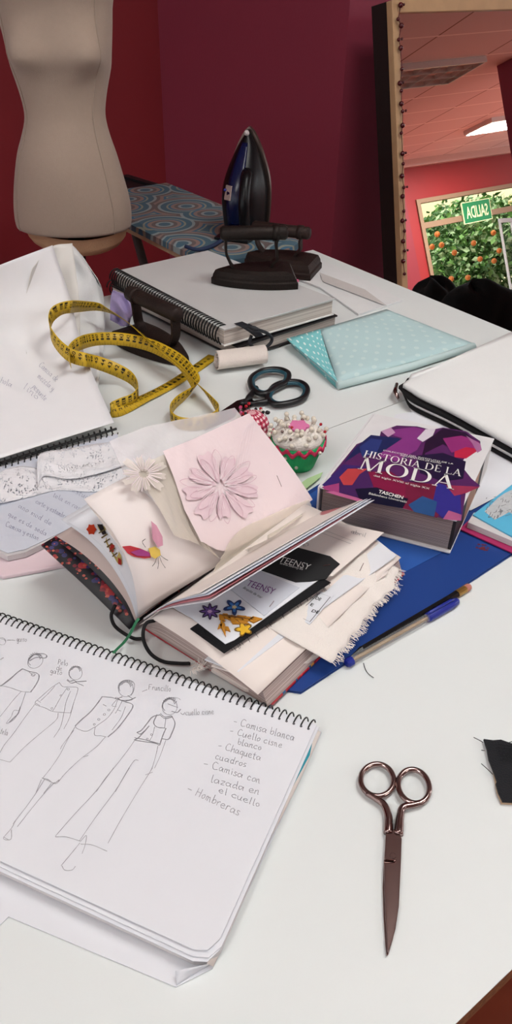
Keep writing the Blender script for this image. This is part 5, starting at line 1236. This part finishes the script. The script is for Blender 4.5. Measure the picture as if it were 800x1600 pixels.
album([(176,446),(372,541),(524,492),(340,410)],0.0035,.0235,'lower black spiral album, under the other album',((174,447),(374,544)),40,mat('album_black','#1a1618',.5),.0013,mat('album_black','#1a1618',.5))
alb=album([(182,424),(350,513),(520,466),(325,392)],.0268,.054,'upper spiral album with frosted cover, old irons standing on it',((181,433),(351,524)),44,M_fog,.0013,M_alb)
ATZ=.054
# ------------------------------------------------------------------ old flat irons
M_iron=mat('rusty_cast_iron','#1b1715',.55,metal=.55,var=.3,scale=60,bump=.35,bscale=300,col2='#261b16'); M_iron2=mat('brown_cast_iron','#33221c',.6,metal=.45,var=.3,scale=60,bump=.35,bscale=300,col2='#1c1514')
def flat_iron(o,d,L,Wd,H,label,m,hh,group='old flat irons',post='flat',zb=0):
    "o: centre of the sole on its support; d: horizontal direction of the point"
    o=V(o); d=V(d); d.z=0; d.normalize(); s=V((-d.y,d.x,0)); t=thing('flat_iron',o,label,'flat iron',group)
    def outline(k,z):
        pts=[]
        for i in range(33):
            u=i/32; x=-.5+u; w=(1-max(0,(u-.25)/.75)**1.9)**.75 if u<1 else 0
            w*=(.92+.08*min(1,u/.2)); pts.append((x,w))
        pts[-1]=(.5,0)
        ring=[o+d*(x*L*k)+s*(w*Wd/2*k)+UP*z for x,w in pts]+[o+d*(x*L*k)-s*(w*Wd/2*k)+UP*z for x,w in pts[-2::-1]]
        return ring
    lv=[(1.0,.0005),(1.0,.010),(.965,.0125),(.955,H*.6),(.90,H*.85),(.70,H)]
    rings=[outline(k,z) for k,z in lv]; n=len(rings[0]); vs=[p for r in rings for p in r]; fs=[]
    for j in range(len(rings)-1):
        for i in range(n): fs.append((j*n+i,j*n+(i+1)%n,(j+1)*n+(i+1)%n,(j+1)*n+i))
    fs.append(tuple(range(n-1,-1,-1))); fs.append(tuple((len(rings)-1)*n+i for i in range(n)))
    mk('sole',(vs,fs),m,t)
    zt_=H+hh
    def bar(pts,w,th):
        pts=spl([tuple(p) for p in pts],6); vs=[];fs=[]
        for i,p in enumerate(pts):
            p=V(p); a=V(pts[max(0,i-1)]); b=V(pts[min(len(pts)-1,i+1)]); tt=(b-a).normalized(); nn=tt.cross(s).normalized()
            vs+=[p+s*w/2+nn*th/2,p+s*w/2-nn*th/2,p-s*w/2-nn*th/2,p-s*w/2+nn*th/2]
        for i in range(len(pts)-1):
            for k in range(4): fs.append((i*4+k,i*4+(k+1)%4,(i+1)*4+(k+1)%4,(i+1)*4+k))
        fs.append((0,1,2,3)); k=(len(pts)-1)*4; fs.append((k+3,k+2,k+1,k)); return vs,fs
    f0,f1=.22*L,-.20*L; h0,h1=.36*L,-.50*L
    mk('handle_post',bar([o+d*f0+UP*(H-.004),o+d*(f0+.006)+UP*(H+.004),o+d*(h0-.010)+UP*(H+hh*.22),o+d*(h0-.005)+UP*(H+hh*.5),o+d*(h0-.005)+UP*(zt_)],.015,.004),m,t,smooth=False)
    mk('handle_post',bar([o+d*f1+UP*(H-.004),o+d*(f1-.003)+UP*(H+.006),o+d*(f1-.010)+UP*(H+hh*.3),o+d*(h1+.034)+UP*(H+hh*.75),o+d*(h1+.030)+UP*(zt_)],.015,.004),m,t)
    mk('grip',tube([o+d*(h0+.004)+UP*(zt_+.004),o+d*h0+UP*(zt_+.004),o+d*(h1+.02)+UP*(zt_+.004),o+d*(h1+.016)+UP*(zt_+.004)],[.0085,.0112,.0112,.0085],14),m,t,smooth=True)
    mk('collar',tube([o+d*(h1+.040)+UP*(zt_+.004),o+d*(h1+.030)+UP*(zt_+.004)],.0128,14),m,t,smooth=True)
    return t
iA,iB=P(329,449,ATZ),P(459,447,ATZ); ic=P(396,442,ATZ)
flat_iron(V((ic.x,ic.y,TZ+ATZ)),iA-iB,(iA-iB).length*1.02,.075,.027,'front old flat iron standing on the upper spiral album',M_iron,.050)
# ------------------------------------------------------------------ second old iron behind, on the paper at the table end
iC=P(447,424,.004); 
flat_iron(V((iC.x-.012,iC.y+.01,TZ+.0040)),P(385,410,.004)-P(497,425,.004),.145,.085,.030,'rear old flat iron standing on white paper behind the albums',M_iron2,.040)
# third iron on the left
i3=P(244,548,0); flat_iron(V((i3.x,i3.y,TZ+.0006)),P(293,578,0)-P(195,527,0),(P(293,578,0)-P(195,527,0)).length*1.0,.072,.020,'old flat iron standing on bare table behind the measuring tape',M_iron2,.050)
tag(mk('paper_note',prism(flatpoly([(448,438),(466,432),(467,441),(450,444)],.004),TZ+.0042,TZ+.0049),mat('pink_note','#d8648c',.6)),'small pink paper note beside the rear old flat iron','paper')
# white papers at the far table end
tag(mk('pattern_paper',prism(flatpoly([(365,400),(420,392),(480,398),(560,432),(628,470),(560,492),(500,450)],.002),TZ+.0006,TZ+.0036),mat('tracing_paper','#dfe1e2',.6,var=.03)),'large white pattern paper lying flat at the far end of the table','paper')
tag(mk('tracing_sheet',sheetgrid(bil(P(505,440,.006),P(605,478,.006),P(570,452,.005),P(500,426,.007)),12,8,.0003),mat('tracing_sheet','#e0dcda',.5,alpha=.7)),'thin translucent tracing sheet lying on the pattern paper','paper')
# ------------------------------------------------------------------ black ribbon tie, lace roll, lilac cloth
rbn=thing('ribbon_tie',P(395,525,0),'black ribbon tie lying between the albums and the polka dot cloth','ribbon')
M_rib=mat('navy_black_ribbon','#12161f',.6,bump=.3)
mk('loop',tube([P(x,y,z) for x,y,z in spl([(388,508,.055),(400,514,.052),(418,521,.038),(425,531,.025),(416,542,.017),(400,544,.018),(390,536,.030),(393,524,.040)],6)],.0026,8),M_rib,rbn,smooth=True)
def band(rows_,nm,m,par,w=.010):
    pts=[P(*r) for r in spl(rows_,6)]; return mk(nm,grid(lambda u,v:pts[min(int(v*(len(pts)-1)),len(pts)-1)]+V((u-.5,0,.3*(u-.5)))*w,2,len(pts)-1),m,par,solid=.0006,smooth=True)
band([(372,504,.058),(384,510,.056),(398,519,.050),(406,526,.042)],'tail',M_rib,rbn,.012); band([(376,514,.053),(390,510,.057),(402,516,.053)],'tail',M_rib,rbn,.010)
lr=thing('lace_roll',P(370,575,0),'rolled up cream lace lying beside the black handled scissors','lace')
M_lr=lacemat('cream_lace','#e2d8d0',.8)
M_lrs=mat('cream_lace_solid','#e0d6cf',.95,bump=.5,bscale=700)
ra,rb2=P(338,566,.012),P(414,556,.012); rx=(rb2-ra).normalized()
def roll(u,v):
    t=v*2*PI*2.4; r=.0055+.0042*v*2.4; c=ra.lerp(rb2,u); s=rx.cross(UP).normalized(); return V((c.x,c.y,TZ+.0125))+s*(r*1.35*math.cos(t))+UP*(r*.80*math.sin(t)+.0016)+rx*(.003*math.sin(v*14))
mk('roll',grid(roll,24,90),M_lrs,lr,smooth=True,solid=.0008)
lq=thing('lilac_cloth',P(205,500,0),'crumpled lilac cloth lying between the calico and the albums','fabric')
strip([[(172,500,.014),(188,508,.014),(202,510,.014)],[(172,478,.034),(192,490,.036),(205,496,.034)],[(173,464,.042),(194,468,.046),(209,482,.044)],[(176,454,.042),(196,460,.046),(210,474,.048)]],'cloth',mat('lilac_cotton','#a99cc8',.95,bump=.4,bscale=600,var=.08),lq,wav=.006,th=.0012)
# ------------------------------------------------------------------ dress form
DFY=1.58
M_form=mat('form_jersey','#a08e80',.9,var=.04,scale=150,bump=.35,bscale=700,sheen=.2); M_under=mat('form_underside','#c09a78',.9,var=.1,bump=.4,bscale=300)
prof=[(-150,20,120),(-135,18,124),(-118,8,132),(-100,-20,160),(-85,-60,188),(-60,-64,192),(-30,-40,186),(0,-12,176),(40,2,175),(80,12,174),(105,18,173),(140,30,167),(170,38,164),(190,39,166),(215,34,173),(240,28,182),(280,24,194),(315,23,203),(340,25,205),(352,28,204)]
def form():
    rows_=[]; 
    q=spl(prof,3)
    for y,l,r in q:
        a,b=PY(l,y,DFY),PY(r,y,DFY); z=PY((l+r)/2,y,DFY).z; rows_.append(((a.x+b.x)/2,(b.x-a.x)/2,z,y))
    cx=sum(r[0] for r in rows_)/len(rows_)
    t=thing('dress_form',(rows_[-1][0],DFY,0),'headless beige fabric dress form standing behind the table','dress form')
    n=56; vs=[];fs=[]
    fa=math.radians(-72)                                      # chest faces the camera, a little to the right
    for (x,w,z,y) in rows_:
        for k in range(n):
            a=2*PI*k/n; dpt=.74 if y>-60 else .6
            px=x+w*math.cos(a); py=DFY+w*dpt*math.sin(a)
            if 20<y<150 or -40<y<=20:
                for da,yy in ((-118,82),(-55,82)):
                    dd=math.degrees(math.atan2(math.sin(a-math.radians(da)),math.cos(a-math.radians(da))))
                    g=math.exp(-(dd/24)**2)*math.exp(-((y-yy)/ (34 if y<yy else 22))**2)*.031
                    px+=g*math.cos(math.radians(da)); py+=g*math.sin(math.radians(da))
            if y>150:
                dd=math.degrees(a)-270; g=math.exp(-(dd/45)**2)*math.exp(-((y-250)/60)**2)*.012; py-=g
            vs.append(V((px,py,z)))
    m_=len(rows_)
    for j in range(m_-1):
        for k in range(n): fs.append((j*n+k,j*n+(k+1)%n,(j+1)*n+(k+1)%n,(j+1)*n+k))
    fs.append(tuple(range(n))); fs.append(tuple((m_-1)*n+k for k in range(n)))
    mk('body',(vs,fs),M_form,t,smooth=True)
    # fabric tucked under the hip
    u_=[(352,30,203),(358,40,199),(370,46,197),(380,54,190),(386,66,160)]
    us=[];uf=[]
    for j,(y,l,r) in enumerate(u_):
        a,b=PY(l,y,DFY),PY(r,y,DFY); x=(a.x+b.x)/2; w=(b.x-a.x)/2*.985; z=PY(115,y,DFY).z
        for k in range(n):
            th=2*PI*k/n; us.append(V((x+w*(1+.012*math.sin(7*th+j))*math.cos(th),DFY+w*.73*math.sin(th),z+.006*math.sin(2*th+1))))
    for j in range(len(u_)-1):
        for k in range(n): uf.append((j*n+k,j*n+(k+1)%n,(j+1)*n+(k+1)%n,(j+1)*n+k))
    uf.append(tuple((len(u_)-1)*n+k for k in range(n)))
    mk('tucked_fabric',(us,uf),M_under,t,smooth=True,label='orange beige fabric tucked under the hip')
    # side and princess seams
    for an in (-150,-40):
        pth=[]
        for j in range(9,m_):
            k=int(round((math.radians(an)%(2*PI))/(2*PI)*n))%n; p=vs[j*n+k]; c=V((rows_[j][0],DFY,p.z)); pth.append(p+(p-c).normalized()*.0006)
        mk('seam',tube(pth,.0011,5),M_form,t,smooth=True)
    xb=rows_[-1][0]
    mk('pole',tube([V((xb,DFY,.02)),V((xb,DFY,rows_[-1][2]-.01))],.016,12),M_blk,t,smooth=True)
    for k in range(3):
        a=2*PI*k/3+.4; mk('foot',tube([V((xb,DFY,.06)),V((xb+.10*math.cos(a),DFY+.10*math.sin(a),.045)),V((xb+.15*math.cos(a),DFY+.15*math.sin(a),.012))],[.013,.012,.011],8),M_blk,t,smooth=True)
form()
# ------------------------------------------------------------------ ironing board
BZ=.815
def boardcloth(t,u,v,uv):
    mp=t.new('ShaderNodeMapping'); mp.inputs['Scale'].default_value=(2.0,5.0,1); t.link(uv,mp.inputs[0])
    vo=t.new('ShaderNodeTexVoronoi',voronoi_dimensions='2D',Scale=1.0,Randomness=.75); t.link(mp.outputs[0],vo.inputs['Vector'])
    rg=mth(t,'FRACT',mth(t,'MULTIPLY',vo.outputs['Distance'],2.7))
    wn=t.new('ShaderNodeValToRGB'); wn.color_ramp.interpolation='CONSTANT'; e=wn.color_ramp.elements; e[0].color=lin('#3f5c6c'); e[1].position=.28; e[1].color=lin('#8a9494')
    for p,c in ((.42,'#665450'),(.6,'#8c7066'),(.78,'#36607c'),(.9,'#8a8878')): k=e.new(p); k.color=lin(c)
    t.link(rg,wn.inputs[0])
    w2=t.new('ShaderNodeTexNoise',Scale=2.0); t.link(mp.outputs[0],w2.inputs['Vector'])
    return mixc(t,mth(t,'MULTIPLY',w2.outputs['Fac'],.35),wn.outputs[0],'#4c6470')
M_bcov=uvmat('patterned_board_cover',boardcloth,rough=.9)
fe0,fe1,ne=P(270,285,BZ-TZ),P(490,374,BZ-TZ),P(300,396,BZ-TZ)
a_far=(ab(fe0)[0]+ab(fe1)[0])/2; a_near=ab(P(300,394,BZ-TZ))[0]; sEnd=-ab(P(497,392,BZ-TZ))[1]; sBack=-ab(P(262,283,BZ-TZ))[1]
sEnd=max(sEnd,1.236); print('board',a_near,a_far,sEnd,sBack, 'table far',-bFar)
ib=thing('ironing_board',W((a_near+a_far)/2,-(sEnd+sBack)/2,0),'ironing board with blue patterned cover standing past the far end of the table','ironing board')
def bo(z,ins=0):
    pts=[]; c=.085
    A0,A1=a_near+ins,a_far-ins; s0,s1=sEnd+ins,sBack-ins
    for k in range(9): t=PI+ PI/2*k/8; pts.append((A0+c+c*math.cos(t),s0+c+c*math.sin(t)))
    for k in range(9): t=-PI/2+PI/2*k/8; pts.append((A1-c+c*math.cos(t),s0+c+c*math.sin(t)))
    pts+=[(A1,s1),(A0,s1)]
    return [W(a,-s,z) for a,s in pts]
r0,r1,r2,r3=bo(BZ,.012),bo(BZ-.006,.001),bo(BZ-.018,0),bo(BZ-.028,.012)
n=len(r0); vs=r0+r1+r2; fs=[tuple(range(n))]; 
for j in range(2):
    for i in range(n): fs.append((j*n+i,j*n+(i+1)%n,(j+1)*n+(i+1)%n,(j+1)*n+i))
uv=[((ab(p)[0]-a_near)/(a_far-a_near),(-ab(p)[1]-sEnd)/(sBack-sEnd)) for p in vs]
mk('cover',(vs,fs,uv),M_bcov,ib,smooth=False)
mk('underlay',prism([xy(p) for p in r3],BZ-.034,BZ-.0185),mat('beige_felt','#b89a7c',.9,var=.15),ib)
mk('rest_tray',frame_ring([W(a_near+.01,-(sBack+.005),BZ-.01),W(a_far-.01,-(sBack+.005),BZ-.01),W(a_far-.03,-(sBack+.16),BZ-.01),W(a_near+.03,-(sBack+.16),BZ-.01)],[W(a_near+.03,-(sBack+.02),BZ-.01),W(a_far-.03,-(sBack+.02),BZ-.01),W(a_far-.05,-(sBack+.145),BZ-.01),W(a_near+.05,-(sBack+.145),BZ-.01)],-UP*.015),mat('tray_black','#161216',.5),ib)
mk('rest_plate',prism([xy(p) for p in (W(a_near+.031,-(sBack+.021),0),W(a_far-.031,-(sBack+.021),0),W(a_far-.051,-(sBack+.144),0),W(a_near+.051,-(sBack+.144),0))],BZ-.022,BZ-.016),mat('tray_black','#161216',.5),ib)
for i in (0,1):
    aa_=lerp(a_near,a_far,.22+.56*i)
    mk('leg',tube([W(aa_,-(sEnd+.14),BZ-.035),W(aa_,-(sBack-.05),.012)],.011,8),M_steel,ib,smooth=True)
    mk('leg',tube([W(aa_+.024,-(sBack-.12),BZ-.035),W(aa_+.024,-(sEnd+.10),.012)],.011,8),M_steel,ib,smooth=True)
# ------------------------------------------------------------------ steam iron standing on its heel
M_ib=mat('black_gloss','#050509',.35,spec=.3); M_ibl=mat('dark_blue_gloss','#050d34',.25,spec=.4); M_sole=mat('sole_plate','#6a5a54',.3,metal=.8)
sb=P(378,366,BZ-TZ+.0); sb=V((sb.x,sb.y,BZ))
ihh=abs(PY(373,206,sb.y).z-PY(373,366,sb.y).z); iw=(PY(411,300,sb.y)-PY(343,300,sb.y)).length
si=thing('steam_iron',sb,'dark blue steam iron standing upright on the ironing board','iron')
fx=V((.93,-.36,0)).normalized(); fy_=V((-.36,-.93,0)).normalized()   # fx across the iron, fy_ from sole plate to handle side (towards camera)
def ihalf(t): return iw/2*(.90+.10*math.sin(PI*min(1,t*1.4)))*(1-max(0,(t-.38)/.62)**2.3)
n=20; lv=28
def irn(t,k,sc1=1.0,dep=1.0):
    hw=max(.0012,ihalf(t)*sc1); a=PI*k/n; dp=(.062+.018*math.sin(PI*min(1,t*1.1)))*(1-max(0,(t-.30)/.70)**1.9)*dep+.003
    x=hw*math.cos(a)*(1 if True else 1); y=dp*(math.sin(a)**.85)
    return sb+fx*x+fy_*(y-.03)+UP*(t*ihh)
vs=[irn(j/lv,k) for j in range(lv+1) for k in range(n+1)]; fs=[]
for j in range(lv):
    for k in range(n): a=j*(n+1)+k; fs.append((a,a+1,a+n+2,a+n+1))
    fs.append((j*(n+1)+n,j*(n+1),(j+1)*(n+1),(j+1)*(n+1)+n))
fs.append(tuple(range(n+1))); fs.append(tuple(lv*(n+1)+k for k in range(n+1)))
mk('body',(vs,fs),M_ib,si,smooth=True)
# blue tank strip over the front
vs=[];fs=[]
for j in range(4,lv-2):
    for k in (7,8,9,10,11,12): 
        p=irn(j/lv,k); q=irn(j/lv,k,1,1); c=sb+UP*(j/lv*ihh)-fy_*.03; vs.append(p+(p-c).normalized()*.0015)
m_=6
for j in range(lv-2-4-1):
    for k in range(m_-1): a=j*m_+k; fs.append((a,a+1,a+m_+1,a+m_))
mk('water_tank',(vs,fs),M_ibl,si,smooth=True,solid=.001,label='dark blue water tank')
so=[]
for j in range(lv+1): t=j/lv; so.append(sb+fx*(ihalf(t)+.004)*(1 if t<.995 else .2)-fy_*.034+UP*(t*ihh*1.012+.002))
so+= [sb-fx*(ihalf(j/lv)+.004)*(1 if j<lv else .2)-fy_*.034+UP*(j/lv*ihh*1.012+.002) for j in range(lv,-1,-1)]
mk('sole_plate',prism3(so,-fy_*.008),M_sole,si)
def onir(t,k,l): p=irn(t,k); c=sb+UP*(t*ihh)-fy_*.03; return p+(p-c).normalized()*l
bd_=[(.40,10.4),(.40,12.8),(.535,12.8),(.535,10.4)]
bv=lambda l:[onir(t,k,l) for t,k in bd_]
mk('badge',(bv(.001)+bv(.004),[(3,2,1,0),(4,5,6,7),(0,1,5,4),(1,2,6,5),(2,3,7,6),(3,0,4,7)]),mat('badge_silver','#c8b4b0',.25,metal=.7),si,bevel=.0008)
cdg=onir(.49,12.7,.0045); mk('dial_mark',sphere(cdg,.0028,8,6),M_bluep,si)
mk('nose_tip',sphere(sb+UP*(ihh*.972)+fy_*-.022,.0055,10,8),mat('grey_plastic','#b8b0b0',.4),si,smooth=True)
mk('heel_rest',prism([xy(sb+fx*x+fy_*y) for x,y in ((-iw*.46,-.028),(iw*.46,-.028),(iw*.42,.06),(-iw*.42,.06))],BZ+.0005,BZ+.006),M_ib,si,bevel=.001)
hd=[onir(.64,6.5,-.004),onir(.62,6.5,.022),onir(.42,6.5,.030),onir(.20,6.5,.026),onir(.10,6.5,.012),onir(.08,6.5,-.004)]
mk('handle',tube([V(p) for p in spl([tuple(p) for p in hd],6)],.011,12),M_ib,si,smooth=True)
cdp=[sb+fy_*.05+UP*.02-fx*.02,sb+fy_*.075-fx*.05+UP*.008]
cord=[(352,372,BZ-TZ+.006),(330,385,BZ-TZ+.005),(308,390,BZ-TZ+.005),(290,385,BZ-TZ+.005)]
mk('cord',tube([P(*c) for c in spl(cord,6)],.004,8),mat('cord_blue','#1c2c4c',.7),si,smooth=True)
mk('cord',tube([P(x,y,z) for x,y,z in spl([(488,396,-.01),(500,398,-.02),(512,405,-.05),(522,418,-.10),(530,440,-.2)],6)],.0035,8),M_blk,ib,smooth=True)
# ------------------------------------------------------------------ black coats over chair backs, seen in the mirror
M_fur=mat('black_plush','#050506',1.0,var=.3,bump=1.0,bscale=160)
M_chair=mat('chair_wood','#7a5a3c',.5,var=.2,scale=30)
def coat(px0,px1,ytop,ycen,dist,label,seed,slabel):
    pl=GP+w2*dist; a=RM(px0,ycen,pl,w2); b=RM(px1,ycen,pl,w2); top=RM((px0+px1)/2,ytop,pl,w2).z; w=(b-a).length; c=(a+b)/2; d=(b-a); d.z=0; d.normalize(); n=V((-d.y,d.x,0)); c=V((c.x,c.y,0)); zs=max(.16,top-.34)
    st=thing('low_stool',c,slabel,'stool')
    mk('seat',box(c+UP*(zs-.012),w*.9,.26,.024,d,n,UP),M_chair,st,bevel=.006)
    for i in (-1,1):
        for j in (-1,1): mk('leg',box(c+d*w*.38*i+n*(.10*j)+UP*(zs-.025)/2,.03,.03,zs-.025,d,n,UP),M_chair,st)
    rr=random.Random(seed); ct=thing('coat',c+UP*zs,label,'coat'); ph=[rr.uniform(0,6) for _ in range(6)]; m_=22; k_=44
    def f(u,v):
        t=2*PI*u; s=max(.02,(1-v**6)**.5); wob=1+.08*math.sin(3*t+ph[0]+v)+.05*math.sin(7*t+ph[1]+v*6)+.05*math.sin(9*v+ph[3]+2*t)
        return c+d*(w/2*math.cos(t)*s*wob)+n*(.15*math.sin(t)*s*wob)+UP*(zs+.004+(top-zs)*v+.035*v*math.sin(2.3*math.cos(t)*2+ph[2])+.02*v*math.sin(5*math.cos(t)+ph[4]))
    vs,fs,uv=grid(f,k_,m_); fs.append(tuple(m_*(k_+1)+i for i in range(k_))); fs.append(tuple(range(k_)))
    mk('coat_body',(vs,fs,uv),M_fur,ct,smooth=True)
coat(648,705,440,462,2.6,'black plush coat heaped on a low stool, the smaller black shape low in the mirror',1,'low wooden stool under the smaller black coat in the mirror')
coat(690,795,446,478,2.0,'black plush coat heaped on a low stool, the larger black shape low in the mirror',2,'low wooden stool under the larger black coat in the mirror')
# ------------------------------------------------------------------ string of dark red beads down the mirror
M_bead=mat('dark_red_bead','#4a0c14',.25,spec=.6)
bg_=thing('bead_garland',Mp(l0,.6,.01),'string of dark red beads hanging down the left rail of the mirror','garland')
bp=[(626,8),(622,30),(627,40),(623,62),(626,75),(628,108),(625,130),(627,142),(627,162),(629,174),(629,196),(627,208),(629,240),(630,256),(628,275),(631,293),(629,307),(631,330),(629,345),(632,361),(630,377),(632,392),(630,408),(632,428)]
pts=[]
for i,(x,y) in enumerate(bp):
    p=PL(x,y,M0+MN*.0075,MN); r=.0060 if i%2==0 else .0044; pts.append(p); mk('bead',sphere(p,r,10,7),M_bead,bg_,smooth=True)
    if i%3==0: mk('bead',sphere(PL(x+5,y-1,M0+MN*.0065,MN),.0030,8,6),M_bead,bg_,smooth=True)
mk('cord',tube(pts,.0009,5),M_bead,bg_)
bpy.context.view_layer.update()
